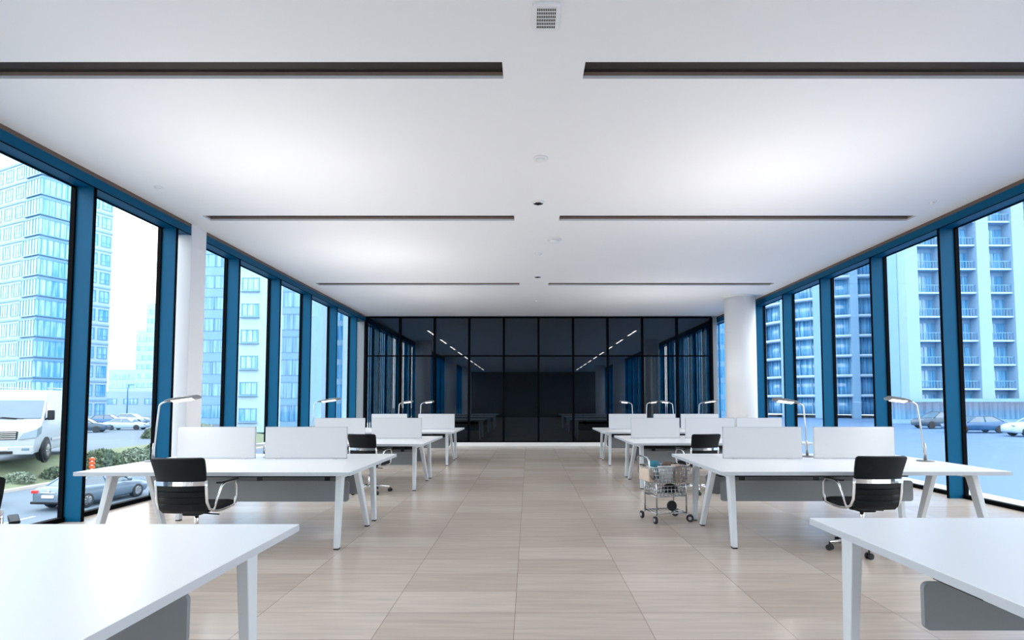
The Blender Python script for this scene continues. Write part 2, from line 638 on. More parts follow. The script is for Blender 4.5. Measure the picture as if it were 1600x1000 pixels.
# ------------------------------------------------------------------ ceiling fittings
def ceiling_things():
    t = thing('ceiling_vent', 'white ceiling vent with rounded corners and a fine black grille above the aisle', 'vent', (0.125, 3.752, ZC))
    def plate(hx_, hy_, r_):
        q = []
        for (cx_, cy_, a0) in ((hx_ - r_, hy_ - r_, 0), (-hx_ + r_, hy_ - r_, 90), (-hx_ + r_, -hy_ + r_, 180), (hx_ - r_, -hy_ + r_, 270)):
            for k in range(6):
                a_ = math.radians(a0 + k * 18)
                q.append((cx_ + r_ * math.cos(a_), cy_ + r_ * math.sin(a_)))
        return q
    b = MB()
    b.loft([[(x, y, z) for x, y in plate(0.098 * f, 0.142 * f, 0.025)] for f, z in ((1.0, 0.0), (1.0, -0.010), (0.96, -0.016))], smooth=False)
    b.build('frame', M['column'], t)
    b = MB()
    b.box((-0.068, -0.105, -0.0175), (0.068, 0.105, -0.006))
    b.build('backing', M['black'], t)
    b = MB()
    for i in range(12):
        x = -0.068 + i * 0.136 / 11
        b.box((x - 0.002, -0.107, -0.019), (x + 0.002, 0.107, -0.017))
    for j in range(7):
        y = -0.105 + j * 0.21 / 6
        b.box((-0.071, y - 0.0035, -0.0195), (0.071, y + 0.0035, -0.0172))
    b.build('grille', M['column'], t)

    def disc(name, label, cat, x, y, r_, dark=False, drop=0.03, group=None):
        t_ = thing(name, label, cat, (x, y, ZC), 0, group)
        b_ = MB()
        b_.lathe([(r_, 0), (r_ * 1.0, -0.008), (r_ * 0.9, -0.013), (r_ * 0.6, -0.015)], n=32)
        b_.build('rim', M['column'], t_)
        b_ = MB()
        if dark:
            b_.lathe([(r_ * 0.72, -0.012), (r_ * 0.72, -0.019), (r_ * 0.5, -0.02)], n=24)
            b_.build('lens', M['chrome'], t_)
            for k in range(5):
                a_ = k * 2 * PI / 5 + 0.3
                b_ = MB()
                q = (r_ * 0.42 * math.cos(a_), r_ * 0.42 * math.sin(a_))
                b_.cyl((q[0], q[1], -0.024), (q[0], q[1], -0.016), r_ * 0.17, n=12)
                b_.build('bulb_opening', M['black'], t_)
        else:
            b_.lathe([(r_ * 0.55, -0.012), (r_ * 0.5, -drop), (r_ * 0.25, -drop - 0.006)], n=24)
            b_.build('sensor_dome', M['column'], t_)
    disc('smoke_detector', 'white round smoke detector nearest on the ceiling above the aisle', 'smoke detector', 0.137, 6.02, 0.085)
    disc('recessed_downlight', 'round chrome downlight with dark openings between front detector and second slot', 'downlight', 0.132, 7.38, 0.095, True)
    disc('smoke_detector', 'larger white round smoke detector past the second pair of ceiling slots', 'smoke detector', 0.434, 9.09, 0.13, drop=0.05)
    disc('sprinkler_head', 'tiny white ceiling sprinkler just behind the larger smoke detector', 'sprinkler', 0.19, 10.0, 0.06)
    disc('recessed_downlight', 'small distant chrome downlight just before the third ceiling slots', 'downlight', 0.197, 11.82, 0.095, True)
    disc('sprinkler_head', 'tiny white ceiling sprinkler closest to the dark back wall', 'sprinkler', 0.209, 14.7, 0.06)
    disc('sprinkler_head', 'faint white ceiling sprinkler beside the left windows before the pillar', 'sprinkler', -4.75, 6.85, 0.05)
    disc('sprinkler_head', 'faint white ceiling sprinkler near the right windows past second slot', 'sprinkler', 5.55, 7.35, 0.05)


ceiling_things()


# ------------------------------------------------------------------ furniture
def bench(label, x0, x1, y0, depth, third=1.34, near=False):
    """two-row bench desk: top, six tapered legs, rails, two modesty panels, cable tray"""
    cx, cy = (x0 + x1) / 2, y0 + depth / 2
    t = thing('bench_desk', label, 'desk', (cx, cy, 0), 0, 'white bench desks in two rows')
    hx, hy = (x1 - x0) / 2, depth / 2
    b = MB()
    b.mat(0).box((-hx + 0.001, -hy + 0.001, 0.706), (hx - 0.001, hy - 0.001, 0.74))
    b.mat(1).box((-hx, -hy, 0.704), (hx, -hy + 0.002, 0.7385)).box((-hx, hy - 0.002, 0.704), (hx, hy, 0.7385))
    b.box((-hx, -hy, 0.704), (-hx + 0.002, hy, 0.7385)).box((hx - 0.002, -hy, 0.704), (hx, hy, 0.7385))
    b.mat(0).box((-hx + 0.002, -hy + 0.002, 0.704), (hx - 0.002, hy - 0.002, 0.7062))
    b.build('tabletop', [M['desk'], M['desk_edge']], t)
    k = depth / 1.8
    for sx in (-1, 1):
        xo = sx * (hx - (0.125 if near else 0.16))
        # each leg is a tapered flat bar
        for (yt, yf) in ((0.27, 0.10),) + (() if near else ((0.76, 1.06 * k),)) + ((third * k + 0.02, third * k),):
            b = MB()
            wt, wb_ = 0.05, 0.032
            xt, xf = xo - sx * 0.02, xo + sx * 0.015
            P = []
            for (y, z, w, x, tx) in ((yf, 0.012, wb_, xf, 0.024), (yt, 0.70, wt, xt, 0.03)):
                P += [(x - tx, -hy + y - w, z), (x + tx, -hy + y - w, z), (x + tx, -hy + y + w, z), (x - tx, -hy + y + w, z)]
            b.hexa(P, 0.006)
            lg = b.build('leg', M['legmetal'], t)
            b = MB()
            b.box((xf - 0.022, -hy + yf - wb_ * 0.85, 0), (xf + 0.022, -hy + yf + wb_ * 0.85, 0.013))
            b.build('foot_pad', M['black'], lg)
        b = MB()
        b.box((xo - sx * 0.02 - 0.028, -hy + 0.23, 0.648), (xo - sx * 0.02 + 0.028, -hy + 0.80, 0.703), 0.006)
        b.box((xo - sx * 0.02 - 0.024, -hy + 0.80, 0.655), (xo - sx * 0.02 + 0.024, hy - 0.2, 0.703), 0.006)
        b.build('frame_rail', M['legmetal'], t)
    for yo in ((1.36 * k,) if near else (0.92 * k, 1.42 * k)):
        b = MB()
        X0, X1, Z0, Z1, r = -hx + 0.31, hx - 0.31, 0.30, 0.527, 0.03
        loop = []
        for (cx_, cz_, a0) in ((X1 - r, Z1 - r, 0), (X0 + r, Z1 - r, 90), (X0 + r, Z0 + r, 180), (X1 - r, Z0 + r, 270)):
            for q in range(5):
                a_ = math.radians(a0 + q * 22.5)
                loop.append((cx_ + r * math.cos(a_), cz_ + r * math.sin(a_)))
        b.loft([[(p_[0], -hy + yo + d, p_[1]) for p_ in loop] for d in (-0.012, 0.012)], smooth=False)
        pn = b.build('modesty_panel', M['grey_panel'], t)
        for sx in (-1, 0, 1):
            b = MB()
            xx = sx * (hx - 0.55)
            b.box((xx - 0.03, -hy + yo - 0.004, 0.515), (xx + 0.03, -hy + yo + 0.004, 0.704))
            b.build('hanger', M['black'], pn)
    b = MB()
    b.box((-hx + 0.32, -hy + 0.97 * k, 0.56), (hx - 0.32, -hy + 1.30 * k, 0.572))
    b.box((-hx + 0.32, -hy + 0.965 * k, 0.56), (hx - 0.32, -hy + 0.975 * k, 0.62))
    b.build('cable_tray', M['black'], t)
    for q in range(5):
        b = MB()
        xx = -hx + 0.42 + q * (2 * hx - 1.1) / 4
        b.box((xx, -hy + 0.62, 0.672), (xx + 0.26, -hy + 0.9, 0.703), 0.006)
        b.build('tray_bracket', M['legmetal'], t)
    return t


def divider(label, x0, x1, y, group='white desk dividers', h=0.37):
    t = thing('desk_divider', label, 'desk divider', ((x0 + x1) / 2, y, 0.74), 0, group)
    hw = (x1 - x0) / 2
    b = MB()
    b.box((-hw + 0.004, -0.011, 0.012), (hw - 0.004, 0.011, h - 0.004), 0.004)
    b.build('panel', M['divider'], t)
    b = MB()
    b.box((-hw, -0.009, 0.008), (-hw + 0.007, 0.009, h)).box((hw - 0.007, -0.009, 0.008), (hw, 0.009, h))
    b.box((-hw, -0.009, h - 0.006), (hw, 0.009, h + 0.001)).box((-hw, -0.009, 0.004), (hw, 0.009, 0.014))
    b.build('edging', M['div_edge'], t)
    for sx in (-1, 1):
        b = MB()
        b.box((sx * hw * 0.7 - 0.03, -0.012, 0.0), (sx * hw * 0.7 + 0.03, 0.03, 0.012), 0.003)
        b.build('clamp', M['alu'], t)
    return t


def lamp(label, x, y, d, length=0.36, watt=22.0, lean=0.03, hgt=0.64, tx=0.0):
    """desk lamp, head pointing along d (-1 left, +1 right); shines down on the desk and up at the ceiling"""
    t = thing('desk_lamp', label, 'desk lamp', (x, y, 0.74), 0, 'desk lamps with paddle heads')
    b = MB()
    b.lathe([(0.005, 0), (0.085, 0), (0.088, 0.004), (0.085, 0.009), (0.03, 0.013), (0.004, 0.013)], n=32)
    b.build('base', M['lampwhite'], t)
    b = MB()
    b.tube([(0, 0, 0.01), (d * 0.003, 0, 0.15), (d * 0.006, 0, 0.2)], [0.016, 0.015, 0.011], n=12)
    b.build('stem_sleeve', M['alu'], t)
    b = MB()
    pts = [(0, 0, 0.012), (d * lean * 0.6, 0, hgt * 0.6), (d * lean, 0, hgt - 0.06)]
    for k in range(1, 7):
        a_ = k / 6 * math.radians(78)
        pts.append((d * (lean + 0.06 * (1 - math.cos(a_))), 0, hgt - 0.06 + 0.06 * math.sin(a_)))
    pts.append((d * (lean + 0.085), 0, hgt + 0.014))
    b.tube(pts, 0.009, n=10)
    b.build('pole', M['alu'], t)
    # paddle head: lofted, slim, rising slightly
    x0 = lean + 0.065
    L = []
    for (u, w, th) in ((0, 0.018, 0.008), (0.12, 0.034, 0.014), (0.35, 0.048, 0.018), (0.75, 0.050, 0.019), (0.94, 0.046, 0.016), (1.0, 0.032, 0.007)):
        zc = hgt + 0.012 + u * length * 0.14
        xx = d * (x0 + u * length)
        L.append([(xx, w * math.cos(2 * PI * i / 16), zc + th * math.sin(2 * PI * i / 16) - 0.35 * w * math.cos(2 * PI * i / 16)) for i in range(16)])
    b = MB()
    b.loft(L)
    hd = b.build('lamp_head', M['lampwhite'], t)
    b = MB()
    P0, P1 = (d * (x0 + 0.2 * length), hgt + 0.012 + 0.2 * length * 0.14 - 0.0155), (d * (x0 + 0.8 * length), hgt + 0.012 + 0.8 * length * 0.14 - 0.019)
    b.hexa([(P0[0], -0.03, P0[1] + 0.0085), (P1[0], -0.03, P1[1] + 0.0085), (P1[0], 0.03, P1[1] - 0.0125), (P0[0], 0.03, P0[1] - 0.0125),
            (P0[0], -0.03, P0[1] + 0.0145), (P1[0], -0.03, P1[1] + 0.0145), (P1[0], 0.03, P1[1] - 0.0065), (P0[0], 0.03, P0[1] - 0.0065)])
    b.build('diffuser', M['lamp_glow'], hd)
    if watt > 0:
        for up in (0, 1):
            ld = bpy.data.lights.new('lamp_light', 'AREA')
            ld.shape = 'RECTANGLE'
            ld.size, ld.size_y = 0.22, 0.05
            ld.color = (1.0, 0.95, 0.90)
            ld.energy = watt * 0.44 if up else 0.7
            lo = bpy.data.objects.new('lamp_light', ld)
            COL.objects.link(lo)
            lo.parent = t
            lo.location = (d * (x0 + 0.5 * length), 0, hgt + 0.045 if up else hgt + 0.008)
            lo.rotation_euler = (PI, 0, 0) if up else (0, 0, 0)
            if up:
                dv = Vector((tx, 0.0, 1.0))
                lo.rotation_euler = dv.to_track_quat('-Z', 'Y').to_euler()
                ld.spread = math.radians(125)
                lo.location.z = hgt + 0.075
    return t


def make_chair(label):
    """black leather office chair, facing +Y in its own frame"""
    t = thing('office_chair', label, 'office chair', (0, 0, 0), 0, 'black leather office chairs with chrome frames')
    # backrest: lofted slab, lower half with sewn grooves
    prof = [(-0.10, 0.405, 0.185), (-0.165, 0.415, 0.2), (-0.215, 0.455, 0.205), (-0.238, 0.505, 0.206), (-0.240, 0.509, 0.206), (-0.243, 0.515, 0.206),
            (-0.252, 0.560, 0.207), (-0.253, 0.564, 0.207), (-0.255, 0.570, 0.207), (-0.258, 0.612, 0.208), (-0.2575, 0.616, 0.208), (-0.260, 0.622, 0.208),
            (-0.262, 0.675, 0.212), (-0.268, 0.725, 0.219), (-0.285, 0.79, 0.228), (-0.31, 0.86, 0.235), (-0.323, 0.895, 0.236), (-0.327, 0.907, 0.229), (-0.328, 0.914, 0.212)]
    groove = {4, 7, 10}
    b = MB()
    L = []
    nx = 9
    for k, (y, z, hw) in enumerate(prof):
        th = 0.017 if k not in groove else 0.011
        if k in (0, len(prof) - 1):
            th = 0.009
        back, front = [], []
        for i in range(nx):
            u = -1 + 2 * i / (nx - 1)
            fw = 0.035 * u * u * min(1, (z - 0.40) / 0.15)
            edge = th * (1 - 0.55 * abs(u) ** 6)
            back.append((u * hw, y + fw - edge, z))
            front.append((u * hw, y + fw + edge, z + 0.003))
        L.append(back + front[::-1])
    b.loft(L)
    b.build('backrest', M['leather'], t, smooth_angle=50)
    # seat
    b = MB()
    L = []
    for (y, z, hw, th) in ((-0.17, 0.428, 0.19, 0.016), (-0.10, 0.432, 0.215, 0.024), (0.0, 0.438, 0.232, 0.028), (0.12, 0.446, 0.236, 0.028), (0.21, 0.446, 0.232, 0.026), (0.25, 0.438, 0.225, 0.02), (0.265, 0.428, 0.21, 0.008)):
        top, bot = [], []
        for i in range(9):
            u = -1 + 2 * i / 8
            e = th * (1 - 0.7 * abs(u) ** 6)
            top.append((u * hw, y, z + e + 0.012 * u * u))
            bot.append((u * hw, y, z - e))
        L.append(bot + top[::-1])
    b.loft(L)
    b.build('seat', M['leather'], t, smooth_angle=50)
    # chrome band across the back
    b = MB()
    L = []
    for i in range(11):
        u = -1 + 2 * i / 10
        y = -0.276 + 0.035 * u * u
        x = u * 0.218
        L.append([(x, y - 0.007, 0.668), (x, y + 0.004, 0.668), (x, y + 0.004, 0.706), (x, y - 0.009, 0.706)])
    b.loft(L, smooth=False)
    b.build('back_band', M['chrome'], t)
    for sx in (-1, 1):
        b = MB()
        b.tube([(sx * 0.22, -0.235, 0.712), (sx * 0.222, -0.232, 0.66), (sx * 0.222, -0.224, 0.59), (sx * 0.22, -0.212, 0.52), (sx * 0.222, -0.178, 0.46), (sx * 0.226, -0.12, 0.428), (sx * 0.228, -0.02, 0.415), (sx * 0.226, 0.12, 0.42), (sx * 0.222, 0.2, 0.425)], 0.013, n=8, sx=1.0)
        b.build('side_frame', M['chrome'], t)
        b = MB()
        b.box((sx * 0.275 - 0.026, -0.14, 0.672), (sx * 0.275 + 0.026, 0.15, 0.69), 0.007)
        ar = b.build('armrest', M['black'], t)
        b = MB()
        b.tube([(sx * 0.232, 0.13, 0.425), (sx * 0.262, 0.15, 0.45), (sx * 0.275, 0.155, 0.52), (sx * 0.277, 0.148, 0.62), (sx * 0.276, 0.12, 0.662), (sx * 0.275, 0.05, 0.668), (sx * 0.275, -0.04, 0.664),
                (sx * 0.273, -0.085, 0.64), (sx * 0.262, -0.115, 0.56), (sx * 0.24, -0.13, 0.45), (sx * 0.23, -0.12, 0.432)], 0.009, n=8)
        b.build('arm_loop', M['chrome'], ar)
    b = MB()
    b.box((-0.075, -0.10, 0.375), (0.075, 0.10, 0.412), 0.012)
    b.build('tilt_housing', M['black'], t)
    b = MB()
    b.tube([(0.05, 0.0, 0.385), (0.13, 0.0, 0.378), (0.21, 0.0, 0.374)], 0.006, n=8)
    b.build('lever', M['black'], t)
    b = MB()
    b.cyl((0, 0, 0.10), (0, 0, 0.27), 0.028, n=20).cyl((0, 0, 0.26), (0, 0, 0.38), 0.018, n=20)
    b.build('gas_lift', M['chrome'], t)
    b = MB()
    b.cyl((0, 0, 0.075), (0, 0, 0.125), 0.045, 0.036, n=20)
    b.build('hub', M['chrome'], t)
    for k in range(5):
        a_ = k * 2 * PI / 5 + 0.5
        ca, sa = math.cos(a_), math.sin(a_)
        b = MB()
        b.tube([(0.03 * ca, 0.03 * sa, 0.105), (0.15 * ca, 0.15 * sa, 0.098), (0.30 * ca, 0.30 * sa, 0.078)], [0.022, 0.018, 0.013], n=8)
        sp = b.build('base_spoke', M['chrome'], t)
        b = MB()
        T = Matrix.Translation((0.30 * ca, 0.30 * sa, 0)) @ Matrix.Rotation(a_ + 0.7, 4, 'Z')
        for s_ in (-1, 1):
            b.cyl(T @ Vector((s_ * 0.006, 0, 0.028)), T @ Vector((s_ * 0.026, 0, 0.028)), 0.028, n=16)
        b.cyl(T @ Vector((0, 0, 0.03)), T @ Vector((0, 0, 0.078)), 0.009, n=8)
        b.build('castor', M['black'], sp)
    return t


def put_chair(o, x, y, rz, label):
    o.location = (x, y, 0)
    o.rotation_euler = (0, 0, rz)
    o['label'] = label


bench('white bench desk closest to the viewer at lower left, bare top', -3.95, -1.24, 1.14, 1.84, 1.52, True)
bench('white bench desk closest to the viewer at lower right, bare top', 1.60, 4.35, 1.30, 1.84, 1.62, True)
bench('white bench desk second in the left row, beside the square pillar', -4.28, -1.68, 5.15, 1.82)
bench('white bench desk second in the right row, behind the small chrome cart', 1.826, 4.58, 5.19, 1.80)
bench('white bench desk third in the left row, half hidden by the second', -4.35, -1.665, 8.58, 2.0)
bench('white bench desk third in the right row, half hidden by the second', 1.68, 4.62, 8.75, 2.0)
bench('white bench desk at the far end of the left row near dark glass', -4.3, -1.65, 11.95, 2.1)
bench('white bench desk at the far end of the right row near dark glass', 1.64, 4.7, 11.95, 2.1)

divider('white divider on the second left desk, the one nearer the windows', -4.08, -3.175, 6.36)
divider('white divider on the second left desk, the one nearer the aisle', -3.06, -2.11, 6.36)
divider('white divider on the second right desk, the one nearer the aisle', 2.257, 3.175, 6.36)
divider('white divider on the second right desk, the one nearer the windows', 3.312, 4.25, 6.36)
divider('white divider on the third left desk, the one nearer the windows', -3.86, -2.95, 9.85)
divider('white divider on the third left desk, the one nearer the aisle', -2.83, -1.93, 9.85)
divider('white divider on the third right desk, beside the aisle', 1.855, 2.735, 9.9)
divider('white divider on the third right desk, middle one behind a black chair', 2.84, 3.73, 9.9)
divider('white divider on the third right desk, nearest the windows', 3.765, 4.59, 9.9)
divider('white divider on the far left desk, the one nearer the windows', -3.80, -2.94, 13.2)
divider('white divider on the far left desk, the one nearer the aisle', -2.67, -1.79, 13.2)
divider('white divider on the far right desk, beside the aisle', 1.94, 2.86, 13.2)
divider('narrow white divider on the far right desk, between two wide ones', 3.02, 3.55, 13.2)
divider('white divider on the far right desk, nearest the round column', 3.68, 4.59, 13.2)

lamp('slim grey desk lamp at the window end of the second left desk', -4.185, 6.10, 1, 0.39, 21, 0.05, 0.655, 0.62)
lamp('slim grey desk lamp in the gap between dividers of second right desk', 3.36, 6.60, -1, 0.31, 10, 0.03, 0.64, -0.25)
lamp('slim grey desk lamp at the window end of the second right desk', 4.42, 6.10, -1, 0.29, 10, 0.07, 0.655, -0.6)
lamp('slim grey desk lamp at the window end of the third left desk', -3.98, 10.05, 1, 0.42, 20, 0.02, 0.65, 0.55)
lamp('desk lamp behind the window side divider on the far left desk', -3.24, 13.55, 1, 0.28, 4, 0.02, 0.63)
lamp('desk lamp behind the aisle side divider on the far left desk', -2.70, 13.55, 1, 0.26, 4, 0.02, 0.63)
lamp('desk lamp nearest the aisle on the far right desk, head to the left', 2.60, 13.55, -1, 0.24, 3, 0.03, 0.63)
lamp('second desk lamp from the aisle on far right desk, head to the right', 2.97, 13.80, 1, 0.22, 3, 0.02, 0.63)
lamp('third desk lamp from the aisle on far right desk, head to the left', 3.62, 13.55, -1, 0.24, 3, 0.04, 0.63)
lamp('desk lamp nearest the round column on far right desk, head to the right', 4.22, 13.55, 1, 0.42, 3, 0.02, 0.63)

chair = make_chair('')
put_chair(chair, -3.04, 5.04, math.radians(-1), 'black leather office chair at the second left desk, arm toward the aisle')
c = copy_tree(chair)
put_chair(c, 3.15, 5.20, math.radians(3), 'black leather office chair at the second right desk, castors showing under near desk')
c = copy_tree(chair)
put_chair(c, -2.46, 8.52, math.radians(-13), 'black leather office chair at the third left desk, behind the second desk')
c = copy_tree(chair)
put_chair(c, 2.62, 8.52, math.radians(12), 'black leather office chair at the third right desk, behind the cart')
c = copy_tree(chair)
put_chair(c, -3.36, 3.19, math.radians(225), 'black office chair cut off by the left edge of the photo')

# small chrome bracket in the gap of the left dividers
t = thing('cable_bracket', 'bent chrome cable bracket in the gap between second left desk dividers', 'bracket', (-3.115, 6.5, 0.74))
b = MB()
b.box((-0.03, -0.03, 0), (0.03, 0.03, 0.012), 0.003)
b.build('base', M['alu'], t)
b = MB()
b.tube([(0.0, 0, 0.01), (-0.02, 0, 0.10), (0.0, 0, 0.18), (0.03, 0, 0.2), (0.035, 0, 0.14), (0.02, 0, 0.05)], 0.009, n=8)
b.build('hook', M['chrome'], t)


# ------------------------------------------------------------------ chrome cart
def cart():
    t = thing('utility_cart', 'small chrome wire cart on castors beside the second right desk', 'cart', (1.63, 6.55, 0), math.radians(14))
    hx, hy = 0.19, 0.15
    posts = [(-hx, -hy), (hx, -hy), (hx, hy), (-hx, hy)]
    for (x, y) in posts:
        b = MB()
        b.tube([(x, y, 0.09), (x, y, 0.62)], 0.009, n=10)
        b.build('post', M['cart_chrome'], t)
        b = MB()
        b.tube([(x, y, 0.09), (x * 1.12, y * 1.12, 0.075)], 0.011, n=8)
        cs = b.build('castor', M['cart_chrome'], t)
        b = MB()
        T = Matrix.Translation((x * 1.16, y * 1.16, 0.043)) @ Matrix.Rotation(0.5 + x * 3, 4, 'Z')
        b.cyl(T @ Vector((-0.013, 0, 0)), T @ Vector((0.013, 0, 0)), 0.043, n=20)
        b.build('wheel', M['tyre'], cs)
        b = MB()
        b.cyl(T @ Vector((-0.017, 0, 0)), T @ Vector((0.017, 0, 0)), 0.02, n=14)
        b.build('wheel_cap', M['alu'], cs)
    b = MB()
    for z in (0.105, 0.30):
        for k in range(4):
            p0, p1 = posts[k], posts[(k + 1) % 4]
            b.tube([(p0[0], p0[1], z), (p1[0], p1[1], z)], 0.008, n=8)
        for k in range(1, 8):
            x = -hx + 2 * hx * k / 8
            b.tube([(x, -hy, z), (x, hy, z)], 0.004, n=6)
    b.build('shelf_frame', M['cart_chrome'], t)
    # lower wire basket
    b = MB()
    for z in (0.30, 0.34, 0.38, 0.42):
        for k in range(4):
            p0, p1 = posts[k], posts[(k + 1) % 4]
            b.tube([(p0[0], p0[1], z), (p1[0], p1[1], z)], 0.0045, n=6)
    for k in range(9):
        x = -hx + 2 * hx * k / 8
        for y in (-hy, hy):
            b.tube([(x, y, 0.30), (x, y, 0.42)], 0.004, n=6)
    for k in range(7):
        y = -hy + 2 * hy * k / 6
        for x in (-hx, hx):
            b.tube([(x, y, 0.30), (x, y, 0.42)], 0.004, n=6)
    b.build('lower_basket', M['cart_chrome'], t)
    # upper basket, flared
    b = MB()
    for k in range(5):
        z = 0.46 + k * 0.045
        f = 1 + 0.06 * k
        c4 = [(x * f, y * f, z) for x, y in posts]
        for q in range(4):
            b.tube([c4[q], c4[(q + 1) % 4]], 0.0045 if k < 4 else 0.008, n=6)
    for q in range(4):
        for k in range(8):
            u = k / 8
            p0, p1 = posts[q], posts[(q + 1) % 4]
            x, y = p0[0] + (p1[0] - p0[0]) * u, p0[1] + (p1[1] - p0[1]) * u
            b.tube([(x, y, 0.46), (x * 1.24, y * 1.24, 0.64)], 0.004, n=6)
    for k in range(1, 6):
        x = -hx + 2 * hx * k / 6
        b.tube([(x, -hy, 0.46), (x, hy, 0.46)], 0.004, n=6)
    b.build('upper_basket', M['cart_chrome'], t)
    b = MB()
    b.tube([(-hx * 1.2, -hy, 0.50), (-hx * 1.45, -hy, 0.56), (-hx * 1.5, -hy, 0.72), (-hx * 1.52, -hy * 0.8, 0.755), (-hx * 1.52, hy * 0.8, 0.755), (-hx * 1.5, hy, 0.72), (-hx * 1.45, hy, 0.56), (-hx * 1.2, hy, 0.50)], 0.010, n=10)
    b.build('handle', M['cart_chrome'], t)
    b = MB()
    b.box((-hx * 1.45, -hy * 0.9, 0.47), (-hx * 1.12, hy * 0.9, 0.62), 0.01)
    b.build('side_pouch', M['beigebox'], t)
    R = Matrix.Rotation(math.radians(14), 4, 'Z')

    def at(x, y, z):
        return tuple(Vector((1.63, 6.55, 0)) + R @ Vector((x, y, z)))
    b = MB()
    b.loft([[(x * s, y * s, z) for x, y in ((-0.075, -0.05), (0.075, -0.05), (0.075, 0.05), (-0.075, 0.05))] for s, z in ((0.85, 0), (1.0, 0.16), (1.06, 0.165), (1.06, 0.175), (0.94, 0.175), (0.8, 0.02))], smooth=False)
    o = b.build('plastic_bin', M['whitebox'])
    o.location, o.rotation_euler = at(-0.04, -0.09, 0.467), (0, 0, math.radians(14))
    tag(o, 'white plastic bin standing in the top basket of the cart', 'bin')
    b = MB()
    b.loft([[(0.085 * s * math.cos(a_ * PI / 6) * (1 + 0.1 * math.sin(3 * a_)), 0.07 * s * math.sin(a_ * PI / 6), z) for a_ in range(12)] for s, z in ((0.6, 0), (1, 0.04), (0.95, 0.16), (0.7, 0.2), (0.3, 0.215))])
    o = b.build('pouch', M['brownbag'])
    o.location, o.rotation_euler = at(0.07, 0.06, 0.467), (0, 0, 0.4)
    tag(o, 'brown pouch poking out of the top basket of the cart', 'pouch')
    b = MB()
    b.loft([[(0.07 * s * math.cos(a_ * PI / 6), 0.06 * s * math.sin(a_ * PI / 6), z) for a_ in range(12)] for s, z in ((0.6, 0), (1, 0.03), (1, 0.17), (0.8, 0.215), (0.4, 0.228))])
    o = b.build('cloth_roll', M['teal'])
    o.location = at(-0.10, 0.075, 0.467)
    tag(o, 'teal rolled cloth in the top basket of the cart', 'cloth')
    b = MB()
    b.box((-0.05, -0.05, 0), (0.05, 0.05, 0.19), 0.006)
    o = b.build('carton', M['beigebox'])
    o.location, o.rotation_euler = at(0.115, -0.07, 0.467), (0, 0, math.radians(14))
    tag(o, 'beige carton at the desk side of the cart top basket', 'box')
    b = MB()
    b.loft([[(0.10 * s * math.cos(a_ * PI / 6), 0.075 * s * math.sin(a_ * PI / 6), z) for a_ in range(12)] for s, z in ((0.5, 0), (1, 0.03), (0.95, 0.08), (0.5, 0.11), (0.1, 0.115))])
    o = b.build('bag', M['black'])
    o.location, o.rotation_euler = at(0.05, -0.02, 0.312), (0, 0, 0.3)
    tag(o, 'black soft bag lying in the lower basket of the cart', 'bag')
    b = MB()
    b.lathe([(0.02, -0.02), (0.055, -0.02), (0.06, -0.01), (0.06, 0.01), (0.055, 0.02), (0.02, 0.02)], n=24, axis='Y')
    o = b.build('spare_wheel', M['tyre'])
    o.location, o.rotation_euler = at(0.05, -0.06, 0.174), (0, 0, 0.2)
    tag(o, 'loose black wheel standing on the bottom rack of the cart', 'wheel')


cart()


# ------------------------------------------------------------------ outside: ground
GZ = -3.3
b = MB()
b.box((-27.0, -40, GZ - 0.3), (-5.95, 140, GZ))
struct(b.build('road', M['asphalt']), 'pale asphalt street below the left windows')
b = MB()
for k, x in enumerate((-13.5, -20.3)):
    for q in range(26):
        y = -10 + q * 5
        b.box((x - 0.07, y, GZ), (x + 0.07, y + 2.6, GZ + 0.008))
struct(b.build('lane_marking', M['ledge']), 'white dashes along the street')
b = MB()
b.box((-27.25, -40, GZ - 0.3), (-27.0, 140, GZ + 0.16), 0.03)
struct(b.build('kerb', M['kerb']), 'stone kerb between street and grass bank')
b = MB()   # grass bank rising to the upper lot
nx, ny = 10, 60
r = random.Random(5)
G = []
for i in range(nx + 1):
    row = []
    for j in range(ny + 1):
        u = i / nx
        x = -27.2 - 4.0 * u
        y = -10 + 90 * j / ny
        z = GZ + 0.12 + 1.12 * (3 * u * u - 2 * u ** 3) + (r.random() - 0.5) * 0.12 * (1 if 0 < i < nx else 0)
        row.append(b.bm.verts.new((x, y, z)))
    G.append(row)
for i in range(nx):
    for j in range(ny):
        b._f([G[i][j], G[i + 1][j], G[i + 1][j + 1], G[i][j + 1]], True)
struct(b.build('grass_bank', M['grass']), 'dry grass bank rising beyond the street')
b = MB()
UZ = GZ + 1.24
b.box((-260, -60, UZ - 0.3), (-31.2, 300, UZ))
struct(b.build('upper_road', M['asphalt']), 'pale upper road and car park')
b = MB()
b.box((-27.0, 140, GZ - 0.3), (6, 320, GZ - 0.02))
struct(b.build('distant_ground', M['asphalt']))
b = MB()
b.box((7.6, -60, -1.6), (260, 300, -1.2))
struct(b.build('plaza', M['plaza']), 'blue grey plaza outside the right windows')
for x0, x1, k in ((-5.72, GL - 0.06, 1), (GR + 0.06, 7.15, 2)):
    b = MB()
    b.box((x0, YF, -0.35), (x1, YB + 2, -0.03))
    struct(b.build('ledge', M['ledge']), 'white ledge outside the windows')
b = MB()
b.box((-5.95, YF, GZ - 0.3), (-5.73, YB + 10, -0.06))
struct(b.build('wall_outer_base', M['ext_conc']))


